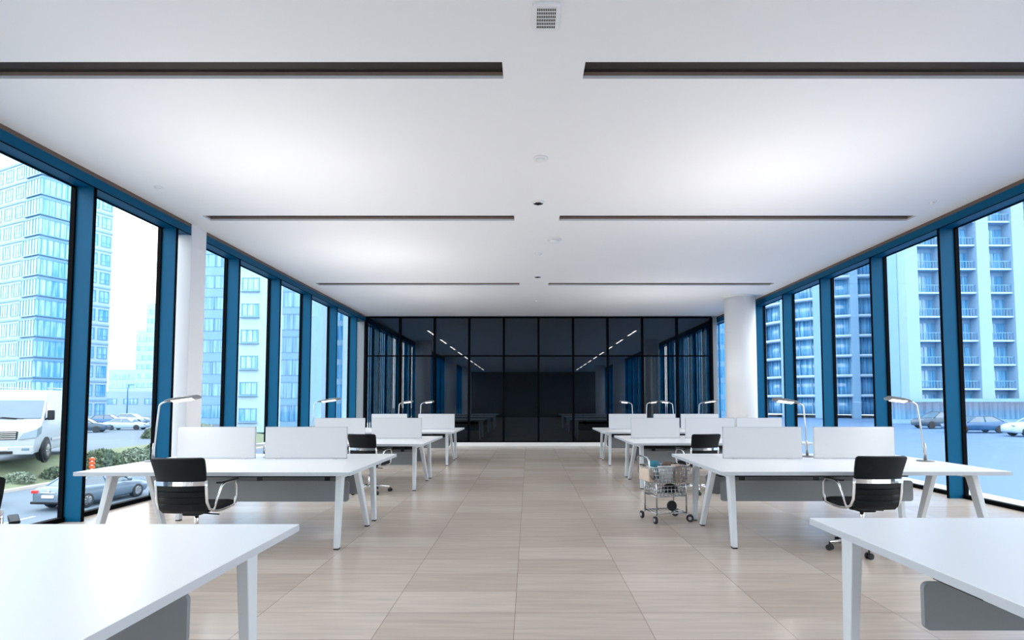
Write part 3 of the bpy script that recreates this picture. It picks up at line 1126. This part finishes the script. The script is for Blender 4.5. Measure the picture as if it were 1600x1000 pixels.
# ------------------------------------------------------------------ outside: buildings
def window_mesh(w, h, nm=2, rail=0.35, fr=0.10, glass='fglass'):
    """one window: frame with uprights and a lower rail, glass set back; faces -Y, origin at its middle"""
    b = MB()
    b.mat(0)
    b.box((-w / 2, -0.05, -h / 2), (-w / 2 + fr, 0.1, h / 2)).box((w / 2 - fr, -0.05, -h / 2), (w / 2, 0.1, h / 2))
    b.box((-w / 2 + fr, -0.05, h / 2 - fr), (w / 2 - fr, 0.1, h / 2)).box((-w / 2 + fr, -0.05, -h / 2), (w / 2 - fr, 0.1, -h / 2 + fr))
    for k in range(1, nm + 1):
        x = -w / 2 + w * k / (nm + 1)
        b.box((x - fr * 0.4, -0.03, -h / 2 + fr), (x + fr * 0.4, 0.05, h / 2 - fr))
    if rail:
        z = -h / 2 + h * rail
        b.box((-w / 2 + fr, -0.035, z - fr * 0.35), (w / 2 - fr, 0.05, z + fr * 0.35))
    b.mat(1).box((-w / 2 + fr * 0.5, 0.01, -h / 2 + fr * 0.5), (w / 2 - fr * 0.5, 0.06, h / 2 - fr * 0.5))
    o = b.build('window', [M['ext_frame'], M[glass]])
    me = o.data
    bpy.data.objects.remove(o)
    return me


def put(name, me, parent, loc, rz=0.0):
    o = bpy.data.objects.new(name, me)
    COL.objects.link(o)
    o.parent = parent
    o.location = loc
    o.rotation_euler = (0, 0, rz)
    return o


# tower with corner bays, seen through the two nearest left windows
t = thing('residential_tower', 'tall white gridded tower with glazed corner bays outside the nearest left windows', 'building', (-76.5, 84, UZ), math.radians(-24))
b = MB()
b.box((-26, 0.0, 0), (0, 10.2, 56))
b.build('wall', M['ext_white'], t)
FH = 3.2
wm = window_mesh(1.5, 2.0, 1)
wm2 = window_mesh(2.3, 2.1, 2)
for f in range(13):
    z = 2.2 + f * FH
    b = MB()      # band course and glazed corner bay
    b.mat(0)
    for q in range(6):
        b.box((-4.2 + q * 0.84 - 0.05, -0.35, z - 1.2), (-4.2 + q * 0.84 + 0.05, -0.2, z + 1.2))
        b.box((0.2, 0.1 + q * 0.8 - 0.05, z - 1.2), (0.35, 0.1 + q * 0.8 + 0.05, z + 1.2))
    b.box((-4.3, -0.36, z + 1.2), (0.36, 0, z + 1.4)).box((-4.3, -0.36, z - 1.4), (0.36, 0, z - 1.2))
    b.box((0, 0, z + 1.2), (0.36, 4.2, z + 1.4)).box((0, 0, z - 1.4), (0.36, 4.2, z - 1.2))
    b.mat(1)
    b.box((-4.25, -0.28, z - 1.2), (0.28, -0.05, z + 1.2)).box((0.05, -0.05, z - 1.2), (0.28, 4.2, z + 1.2))
    b.build('bay_window', [M['ext_frame'], M['fglass']], t)
    for k in range(3):
        put('window', wm2, t, (-6.6 - k * 3.3, -0.02, z))
    for k in range(3):
        put('window', wm, t, (0.02, 5.3 + k * 1.95, z), PI / 2)
b = MB()
for f in range(14):
    z = 0.55 + f * FH
    b.box((-26.1, -0.12, z - 0.14), (0.12, 0, z + 0.14)).box((0, 0, z - 0.14), (0.12, 10.2, z + 0.14))
b.build('band_course', M['ext_conc'], t)

# far stepped tower and low block in haze
t = thing('stepped_tower', 'distant pale stepped tower on the skyline left of the pillar', 'building', (-139, 200, UZ))
b = MB()
b.box((-6, 0, 0), (7, 14, 30)).box((-2.5, 0, 30), (7, 14, 40)).box((1.5, 0, 40), (7, 14, 50))
b.build('wall', M['ext_white'], t)
for f in range(14):
    z = 2 + f * 3.4
    b = MB()
    xs0 = -5.6 if z < 28 else (-2.1 if z < 38 else 1.9)
    b.box((xs0, -0.1, z), (6.6, 0.05, z + 1.7))
    b.build('window_band', M['fglass'], t)
t = thing('low_block', 'distant low pale block on the skyline beside the stepped tower', 'building', (-168, 225, UZ))
b = MB()
b.box((-6, 0, 0), (6, 12, 17))
b.build('wall', M['ext_white'], t)
for f in range(4):
    b = MB()
    b.box((-5.6, -0.1, 2 + f * 3.6), (5.6, 0.05, 3.9 + f * 3.6))
    b.build('window_band', M['fglass'], t)
t = thing('low_hall', 'long white low building behind the parked cars outside left', 'building', (-88, 130, UZ))
b = MB()
b.box((-16, 0, 0), (10, 10, 6))
b.build('wall', M['ext_white'], t)
for k in range(5):
    put('window', window_mesh(3.4, 1.4, 2), t, (-12 + k * 5, -0.02, 3.6))


def banded_block(label, x0, x1, y, depth, h, floors, fh, z0, body, glass, base, solid=0.42, name='office_block'):
    t = thing(name, label, 'building', ((x0 + x1) / 2, y, base))
    hw = (x1 - x0) / 2
    b = MB()
    b.box((-hw, 0, 0), (hw, depth, h))
    b.build('wall', M[body], t)
    for f in range(floors):
        z = z0 + f * fh
        b = MB()
        b.mat(1).box((-hw + 0.1, -0.06, z), (hw - 0.1, 0.02, z + fh * (1 - solid)))
        b.mat(0)
        n = max(3, int((2 * hw) / 1.5))
        for q in range(n + 1):
            xx = -hw + 0.12 + (2 * hw - 0.24) * q / n
            b.box((xx - 0.06, -0.12, z), (xx + 0.06, 0.02, z + fh * (1 - solid)))
        b.box((-hw + 0.05, -0.13, z + fh * (1 - solid) - 0.1), (hw - 0.05, 0.02, z + fh * (1 - solid)))
        b.build('window_band', [M['ext_frame'], M[glass]], t)
    return t


banded_block('blue glass office block with white bands just right of the pillar', -56, -46.2, 85, 8, 30, 8, 3.4, 1.0, 'ext_conc', 'fglass_dark', UZ, 0.4)

t = thing('apartment_block', 'white apartment block with small windows outside the left windows', 'building', (-32.3, 62, UZ))
b = MB()
b.box((-2.3, 0, 0), (2.2, 4, 30))
b.build('wall', M['ext_white'], t)
wa, wbb = window_mesh(2.0, 1.5, 2, 0), window_mesh(1.1, 1.5, 1, 0)
for f in range(8):
    z = 2.0 + f * 3.0
    put('window', wa, t, (0.35, -0.02, z))
    put('window', wbb, t, (-1.5, -0.02, z))
    b = MB()
    b.box((-0.75, -0.3, z - 0.9), (1.45, 0, z - 0.8))
    b.build('window_ledge', M['ext_conc'], t)

t = banded_block('blue glass apartment slab with white corner balconies outside the left windows', -38.5, -31.2, 76, 6, 32, 9, 3.2, 0.8, 'ext_conc', 'fglass_dark', UZ, 0.3, 'balcony_slab')
for f in range(9):
    b = MB()
    b.box((-3.6, -1.1, 2.9 + f * 3.2), (-1.8, -0.15, 3.9 + f * 3.2))
    b.build('balcony', M['ext_white'], t)
t = banded_block('tall blue glass tower with pale piers near the left back corner', -39.5, -26.0, 92, 12, 42, 11, 3.3, 0.8, 'ext_conc', 'fglass_dark', UZ, 0.28, 'glass_tower')
for k in range(4):
    b = MB()
    x = -5.5 + k * 3.7
    b.box((x - 0.45, -0.7, 0), (x + 0.45, 0, 42))
    b.build('pier', M['ext_white'], t)


# right: stone hotel with balcony bays
PZ = -1.2
t = thing('stone_hotel', 'pale stone hotel with stacked balcony bays outside the nearest right windows', 'building', (50, 71, PZ))
b = MB()
PER, PW, FH = 4.76, 1.65, 3.18
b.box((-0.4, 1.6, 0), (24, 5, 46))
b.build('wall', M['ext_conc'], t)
for k in range(6):
    b = MB()
    b.box((k * PER - 0.3, 0, 0), (k * PER + PW - 0.3, 1.7, 46), 0.03)
    b.build('pier', M['ext_pier'], t)
hw_m = window_mesh(2.9, 2.3, 3, 0, glass='fglass_dark')
for k in range(5):
    xc = k * PER + PW - 0.3 + (PER - PW) / 2
    for f in range(12):
        z = 1.2 + f * FH
        put('window', hw_m, t, (xc, 1.56, z + 1.3))
        b = MB()
        hb = (PER - PW) / 2
        b.box((xc - hb, 0.25, z - 0.22), (xc + hb, 1.7, z))
        sl = b.build('balcony', M['ext_white'], t)
        b = MB()
        b.box((xc - hb, 0.35, z + 0.92), (xc + hb, 0.42, z + 1.0))
        for q in range(9):
            xx = xc - hb + 2 * hb * q / 8
            b.box((xx - 0.025, 0.36, z), (xx + 0.025, 0.41, z + 0.92))
        b.build('railing', M['ext_frame'], sl)

# right: round tower of glass with a pale slab at every floor
t = thing('round_tower', 'round blue glass tower ringed by white balcony slabs outside right', 'building', (55.5, 100, PZ))
R0 = 13.8
for f in range(12):
    z = 0.6 + f * 3.2
    b = MB()
    n = 44
    b.mat(1).cyl((0, 0, z), (0, 0, z + 2.75), R0 - 1.0, n=n)
    b.mat(0)
    for q in range(n):
        a_ = 2 * PI * q / n
        b.box((R0 - 1.05, -0.07, z), (R0 - 0.85, 0.07, z + 2.75), T=Matrix.Rotation(a_, 4, 'Z'))
    g_ = b.build('glazing', [M['ext_frame'], M['fglass_dark']], t)
    b = MB()
    b.lathe([(R0 - 1.2, z + 2.75), (R0 + 0.2, z + 2.75), (R0 + 0.2, z + 3.2), (R0 - 1.2, z + 3.2)], n=48)
    b.build('floor_slab', M['ext_white'], t)
for k in range(9):
    a_ = math.radians(190 + k * 22)
    b = MB()
    b.box((R0 - 0.7, -0.55, 0), (R0 + 0.3, 0.55, 39), T=Matrix.Rotation(a_, 4, 'Z'))
    b.build('pier', M['ext_conc'], t)
banded_block('blue glass block behind the round column at the right back corner', 30.5, 39.5, 108, 8, 40, 11, 3.3, 0.8, 'ext_conc', 'fglass_dark', PZ, 0.3, 'corner_block')
t = thing('podium', 'low dark glass podium at the foot of the right towers', 'building', (58, 66, PZ))
b = MB()
b.box((-14, 0, 0), (22, 3.5, 0.5)).box((-14, -1.5, 2.6), (22, 3.5, 3.0))
b.build('canopy', M['ext_conc'], t)
b = MB()
b.box((-13.5, 1.2, 0.5), (21.5, 3.4, 2.6))
b.build('glazing', M['fglass_dark'], t)


# ------------------------------------------------------------------ vehicles
def wheel(parent, x, y, r, w, rim=True):
    b = MB()
    b.lathe([(r * 0.6, -w / 2), (r * 0.94, -w / 2), (r, -w * 0.3), (r, w * 0.3), (r * 0.94, w / 2), (r * 0.6, w / 2)], (x, y, r), n=24, axis='X')
    wh = b.build('wheel', M['tyre'], parent)
    if rim:
        b = MB()
        s = 1 if x > 0 else -1
        b.cyl((x + s * w * 0.30, y, r), (x + s * w * 0.36, y, r), r * 0.62, n=24)
        for k in range(7):
            a_ = k * 2 * PI / 7
            b.tube([(x + s * w * 0.40, y, r), (x + s * w * 0.44, y + r * 0.6 * math.cos(a_), r + r * 0.6 * math.sin(a_))], r * 0.07, n=6)
        b.lathe([(r * 0.58, s * w * 0.34), (r * 0.66, s * w * 0.36), (r * 0.66, s * w * 0.5), (r * 0.58, s * w * 0.5)], (x, y, r), n=24, axis='X')
        b.build('rim', M['alu'], wh)
    return wh


def sedan(name, label, loc, rz, paint, detail=True, suv=False, group=None):
    t = thing(name, label, 'car', loc, rz, group)
    hz = 0.16 if suv else 0.0
    b = MB()
    L = []
    for (y, hw, zb, zt) in ((-2.34, 0.66, 0.42, 0.80), (-2.28, 0.80, 0.30, 0.96), (-2.0, 0.88, 0.26, 1.02), (-1.4, 0.905, 0.24, 1.01), (-0.6, 0.91, 0.22, 0.98), (0.3, 0.91, 0.22, 0.95), (1.0, 0.905, 0.22, 0.93), (1.6, 0.89, 0.24, 0.87), (2.05, 0.84, 0.26, 0.78), (2.28, 0.72, 0.32, 0.68), (2.34, 0.58, 0.40, 0.60)):
        zt += hz
        loop = [(-hw * 0.9, zb), (-hw * 0.98, zb + 0.1), (-hw, (zb + zt) * 0.5), (-hw * 0.97, zt - 0.12), (-hw * 0.88, zt - 0.02), (-hw * 0.5, zt + 0.015), (0, zt + 0.02)]
        loop = loop + [(-x, z) for x, z in reversed(loop[:-1])]
        L.append([(x, y, z) for x, z in loop])
    b.loft(L)
    b.build('body', M[paint], t, smooth_angle=60)
    yr0, yr1 = (-1.85, -1.45) if suv else (-1.75, -1.05)
    zr = 1.43 + hz * 1.3
    base = [(-0.82, yr0, 0.95 + hz), (0.82, yr0, 0.95 + hz), (0.82, 1.1, 0.90 + hz), (-0.82, 1.1, 0.90 + hz)]
    top = [(-0.60, yr1, zr - 0.03), (0.60, yr1, zr - 0.03), (0.60, 0.25, zr - 0.02), (-0.60, 0.25, zr - 0.02)]
    b = MB()
    b.loft([base, top], smooth=False)
    b.build('window_glass', M['carglass'], t)
    b = MB()
    b.box((-0.63, yr1 - 0.06, zr - 0.05), (0.63, 0.30, zr), 0.02)
    for q in range(4):
        b.tube([base[q], top[q]], 0.045, n=6)
    for s in (-1, 1):
        b.tube([(s * 0.835, -0.3, 0.95 + hz), (s * 0.615, -0.35, zr - 0.03)], 0.035, n=6)
    b.build('roof', M[paint], t)
    for x in (-0.80, 0.80):
        for y in (-1.38, 1.42):
            wheel(t, x, y, 0.33 + hz * 0.3, 0.24, detail)
    for s in (-1, 1):
        b = MB()
        b.box((s * 0.50, -2.36, 0.76 + hz), (s * 0.82, -2.20, 0.90 + hz), 0.03)
        b.build('tail_lamp', M['tail_red'], t)
        b = MB()
        b.box((s * 0.42, 2.10, 0.60 + hz), (s * 0.74, 2.30, 0.72 + hz), 0.03)
        b.build('head_lamp', M['headlamp'], t)
        if detail:
            b = MB()
            b.box((s * 0.90, 0.72, 0.93), (s * 1.06, 0.88, 1.06), 0.03)
            b.build('mirror', M[paint], t)
            b = MB()
            b.box((s * 0.905, -0.55, 0.80), (s * 0.925, -0.35, 0.83), 0.008)
            b.build('door_handle', M['alu'], t)
    if detail:
        b = MB()
        b.box((-0.27, -2.40, 0.58), (0.27, -2.33, 0.70), 0.01)
        b.build('number_plate', M['plate'], t)
        b = MB()
        b.box((-0.35, -2.38, 0.78), (0.35, -2.30, 0.81), 0.008)
        b.build('trunk_strip', M['chrome'], t)
        b = MB()
        b.lathe([(0.01, -0.01), (0.06, -0.01), (0.06, 0.01), (0.01, 0.01)], (0, -2.36, 0.86), n=16, axis='Y')
        b.build('badge', M['chrome'], t)
        b = MB()
        b.box((-0.86, -2.35, 0.30), (0.86, -2.1, 0.42), 0.04)
        b.build('bumper', M['black'], t)
    return t


sedan('sedan', 'silver sedan seen from behind on the street below the left windows', (-20.4, 25.9, GZ), math.radians(-5), 'car_silver')
sedan('hatchback', 'pale blue car cut by the left photo edge below the van', (-25.0, 23.0, GZ), math.radians(-3), 'car_blue', False)
sedan('parked_suv', 'dark blue parked car left of the others behind the hedge', (-50.5, 62, UZ), math.radians(-70), 'car_dark', False, True, 'parked cars beyond the hedge')
sedan('parked_car', 'pale parked car right of the dark one beyond the hedge', (-50, 68, UZ), math.radians(-80), 'car_white', False, False, 'parked cars beyond the hedge')
sedan('parked_car', 'blue parked car farther back beside the tower foot', (-60, 78, UZ), math.radians(-78), 'car_blue', False, True, 'parked cars beyond the hedge')
sedan('parked_car', 'pale parked car farthest back before the low white building', (-62.5, 86, UZ), math.radians(-85), 'car_white', False, True, 'parked cars beyond the hedge')
sedan('plaza_car', 'pale car on the plaza outside the nearest right window', (38.5, 41, PZ), math.radians(80), 'car_white', False, True, 'cars on the plaza')
sedan('plaza_car', 'dark car on the plaza behind the window side lamp on right', (40.5, 54, PZ), math.radians(95), 'car_dark', False, True, 'cars on the plaza')
sedan('plaza_car', 'blue car on the plaza half hidden by a right window fin', (38, 46.5, PZ), math.radians(85), 'car_blue', False, False, 'cars on the plaza')


def van():
    k = 1.62
    t = thing('delivery_van', 'big white delivery van facing the room outside the nearest left window', 'van', (-31.3, 34.3, UZ), math.radians(180 + 27))

    def s(v):
        return tuple(q * k for q in v)
    prof = [(2.88, 0.34), (2.98, 0.50), (2.97, 0.86), (2.88, 1.18), (2.32, 1.50), (1.62, 2.20), (1.30, 2.46), (0.9, 2.58), (-2.7, 2.60), (-2.88, 2.5), (-2.97, 1.3), (-2.97, 0.36)]
    hw = [0.86, 0.93, 0.96, 0.97, 0.98, 0.86, 0.80, 0.78, 0.78, 0.80, 0.98, 0.98]
    b = MB()
    b.poly_prism([(y * k, z * k) for y, z in prof], [w * k for w in hw])
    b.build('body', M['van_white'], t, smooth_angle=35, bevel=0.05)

    def on(y, z):   # width of the body at a point of the sloped windscreen
        u = (y - 2.32) / (1.62 - 2.32)
        return 0.98 + (0.86 - 0.98) * u
    b = MB()
    d = (0.045, 0.04)
    P = []
    for off in (0.0, 1.0):
        for (u, wd) in ((0.06, -0.06), (0.97, -0.05)):
            y, z = 2.32 + (1.62 - 2.32) * u, 1.50 + (2.20 - 1.50) * u
            w = on(y, z) + wd
            P.append([(-w, y + d[0] * off * 0.5, z + d[1] * off * 0.5), (w, y + d[0] * off * 0.5, z + d[1] * off * 0.5)])
    V = [P[0][0], P[0][1], P[1][1], P[1][0], P[2][0], P[2][1], P[3][1], P[3][0]]
    b.hexa([s(v) for v in V])
    b.build('windscreen', M['carglass'], t)
    for q in (-1, 1):
        b = MB()
        b.tube([s((q * 0.1 - 0.35, 2.34, 1.54)), s((q * 0.1 + 0.25, 2.29, 1.60))], 0.02, n=6)
        b.build('wiper', M['black'], t)
    b = MB()
    b.mat(0).box(s((-0.48, 2.86, 0.84)), s((0.48, 3.0, 1.12)), 0.03)
    b.mat(1)
    for q in range(4):
        b.box(s((-0.46, 2.98, 0.87 + q * 0.065)), s((0.46, 3.02, 0.895 + q * 0.065)), 0.01)
    b.build('grille', [M['black'], M['alu']], t)
    b = MB()
    b.box(s((-0.92, 2.84, 0.32)), s((0.92, 3.04, 0.62)), 0.06)
    b.build('bumper', M['van_white'], t)
    b = MB()
    b.box(s((-0.40, 3.0, 0.36)), s((0.40, 3.06, 0.46)), 0.02)
    b.build('air_intake', M['black'], t)
    b = MB()
    b.box(s((-0.26, 3.03, 0.49)), s((0.26, 3.06, 0.60)), 0.01)
    b.build('number_plate', M['plate'], t)
    for q in (-1, 1):
        b = MB()
        b.hexa([s(v) for v in ((q * 0.52, 3.02, 0.84), (q * 1.0, 3.0, 0.90), (q * 1.0, 2.52, 1.02), (q * 0.52, 2.7, 0.94), (q * 0.62, 2.97, 1.04), (q * 1.0, 2.94, 1.20), (q * 1.0, 2.46, 1.28), (q * 0.62, 2.6, 1.18))])
        b.build('head_lamp', M['headlamp'], t)
        b = MB()
        b.box(s((q * 0.62, 2.95, 0.46)), s((q * 0.84, 3.05, 0.56)), 0.03)
        b.build('fog_lamp', M['headlamp'], t)
        b = MB()
        b.hexa([s(v) for v in ((q * 0.945, 1.30, 1.55), (q * 0.945, 2.10, 1.55), (q * 0.99, 2.10, 1.55), (q * 0.99, 1.30, 1.55), (q * 0.84, 1.30, 2.12), (q * 0.84, 1.62, 2.12), (q * 0.89, 1.62, 2.12), (q * 0.89, 1.30, 2.12))])
        b.build('side_window', M['carglass'], t)
        b = MB()
        b.box(s((q * 1.02, 1.95, 1.48)), s((q * 1.22, 2.10, 1.84)), 0.06)
        b.tube([s((q * 0.95, 2.0, 1.5)), s((q * 1.1, 2.02, 1.58))], 0.05, n=6)
        b.build('mirror', M['black'], t)
        b = MB()
        b.box(s((q * 0.975, -2.5, 0.70)), s((q * 0.995, 1.30, 0.80)), 0.01)
        b.build('side_trim', M['bumper'], t)
        b = MB()
        b.tube([s((q * 0.70, 0.9, 2.66)), s((q * 0.70, -2.6, 2.68))], 0.035, n=6)
        for y in (0.8, -0.8, -2.5):
            b.tube([s((q * 0.70, y, 2.56)), s((q * 0.70, y, 2.67))], 0.03, n=6)
        b.build('roof_rail', M['van_white'], t)
        for y in (1.85, -1.75):
            b = MB()
            b.cyl(s((q * 0.90, y, 0.40)), s((q * 0.985, y, 0.40)), 0.47 * k, n=28)
            b.build('wheel_arch', M['black'], t)
            wheel(t, q * 0.90 * k, y * k, 0.37 * k, 0.27 * k)
    return t


van()

# ------------------------------------------------------------------ planting and street bits
def leaf_mesh(rx, ry, rz_, n, seed, size, m_):
    r_ = random.Random(seed)
    b_ = MB()
    for _ in range(n):
        th, ph = r_.random() * 2 * PI, math.acos(1 - r_.random() * 1.15)
        q = 0.72 + 0.3 * r_.random()
        p_ = Vector((rx * q * math.sin(ph) * math.cos(th), ry * q * math.sin(ph) * math.sin(th), rz_ * q * math.cos(ph)))
        e = Euler((r_.random() * 6, r_.random() * 6, r_.random() * 6)).to_matrix()
        s_ = size * (0.6 + r_.random() * 0.8)
        V = [p_ + e @ Vector(v) * s_ for v in ((-0.5, 0, 0), (0, -0.28, 0.06), (0.55, 0, 0), (0, 0.28, 0.06))]
        b_._f([b_.bm.verts.new(v) for v in V])
    o = b_.build('foliage', M[m_])
    me = o.data
    bpy.data.objects.remove(o)
    return me


LM = [leaf_mesh(1.5, 1.3, 1.15, 900, 1, 0.30, 'leaf'), leaf_mesh(1.3, 1.5, 1.0, 900, 2, 0.28, 'leaf_pale')]
bm_ = MB()
for k in range(7):
    a_ = k * 0.9
    bm_.tube([(0, 0, -0.15), (0.4 * math.cos(a_), 0.4 * math.sin(a_), 0.4), (0.8 * math.cos(a_), 0.8 * math.sin(a_), 0.85)], 0.03, n=5)
o = bm_.build('stem', M['bark'])
STEM = o.data
bpy.data.objects.remove(o)


def bank_z(x):
    u = min(1, max(0, (-27.2 - x) / 4.0))
    return GZ + 0.12 + 1.12 * (3 * u * u - 2 * u ** 3)


SH = [(-28.6, 36.6, 0.9, 0, 'leafy green shrub on the bank behind the window end of second left desk'),
      (-28.4, 39.6, 0.95, 1, 'pale leafy shrub on the bank left of the desk lamp'),
      (-28.6, 42.7, 0.95, 0, 'dark green shrub on the bank behind the left desk lamp pole'),
      (-28.8, 46.0, 1.0, 1, 'pale shrub on the bank farthest toward the pillar'),
      (-28.3, 28.2, 0.55, 0, 'low green shrub on the bank below the van bumper'),
      (-28.2, 30.3, 0.5, 1, 'low pale shrub on the bank below the van wheel'),
      (-27.9, 32.4, 0.55, 0, 'low green shrub near the kerb beside the nearest fin')]
for x, y, s_, k, lb in SH:
    t = thing('shrub', lb, 'shrub', (x, y, bank_z(x)), random.random() * 6, 'shrubs on the grass bank')
    t.scale = (s_, s_, s_)
    put('foliage', LM[k], t, (0, 0, 0.05))
    put('stem', STEM, t, (0, 0, 0.0))
for x, y, s_, k, lb in [(-35.5, 52, 0.8, 0, 'green bush outside between the pillar and first divider gap'),
                        (-32.3, 54, 1.1, 1, 'pale bush at the foot of the white apartment block'),
                        (-28.3, 51, 1.2, 0, 'green bush outside seen in the gap between left dividers')]:
    z = UZ if x < -31 else bank_z(x)
    t = thing('bush', lb, 'bush', (x, y, z), random.random() * 6, 'bushes before the buildings')
    t.scale = (s_, s_, s_ * 1.1)
    put('foliage', LM[k], t, (0, 0, 0.05))
    put('stem', STEM, t, (0, 0, 0.0))

t = thing('traffic_barrier', 'orange slotted traffic barrier beside the hedge outside left', 'barrier', (-27.42, 34.4, bank_z(-27.42)))
b = MB()
b.box((-0.25, -0.2, 0), (0.25, 0.2, 0.12), 0.03)
b.build('base', M['tyre'], t)
for q in range(4):
    b = MB()
    b.box((-0.16, -0.06, 0.16 + q * 0.24), (0.16, 0.06, 0.34 + q * 0.24), 0.03)
    b.build('panel', M['orange'], t)
b = MB()
b.box((-0.05, -0.03, 0.1), (0.05, 0.03, 1.1))
b.build('upright', M['plate'], t)
t = thing('street_lamp', 'thin distant street lamp mast below the stepped tower', 'street lamp', (-70, 95, UZ))
b = MB()
b.tube([(0, 0, 0), (0, 0, 5.6), (0.2, 0, 6.4)], [0.12, 0.09, 0.07], n=8)
b.build('mast', M['ext_frame'], t)
b = MB()
b.box((0.0, -0.15, 6.35), (1.1, 0.15, 6.5), 0.04)
b.build('lamp_head', M['ext_frame'], t)

# ------------------------------------------------------------------ dim room behind the smoked glass
for side, x in (('left', -3.85), ('right', 4.1)):
    for k in range(9):
        y = 21.5 + k * 3.0
        t = thing('ceiling_light', 'small slim ceiling light in the %s row of the dim room behind dark glass' % side, 'ceiling light', (x, y, ZC), 0, 'ceiling lights behind the smoked glass, %s row' % side)
        b = MB()
        b.box((-0.05, -0.9, -0.03), (0.05, 0.9, 0.0), 0.005)
        b.build('housing', M['lampwhite'], t)
        for q in (-0.45, 0.45):
            b = MB()
            b.box((-0.035, q - 0.36, -0.036), (0.035, q + 0.36, -0.028))
            b.build('tube', M['tube_glow'], t)
for side, x0, x1 in (('left', -4.3, -1.65), ('right', 1.64, 4.7)):
    for k in range(3):
        bench('white desk in the dim room behind dark glass, %s row, %s' % (side, ('nearest the glass', 'middle one', 'farthest')[k]), x0, x1, 20.0 + k * 4.2, 2.0)['group'] = 'white desks behind the smoked glass'
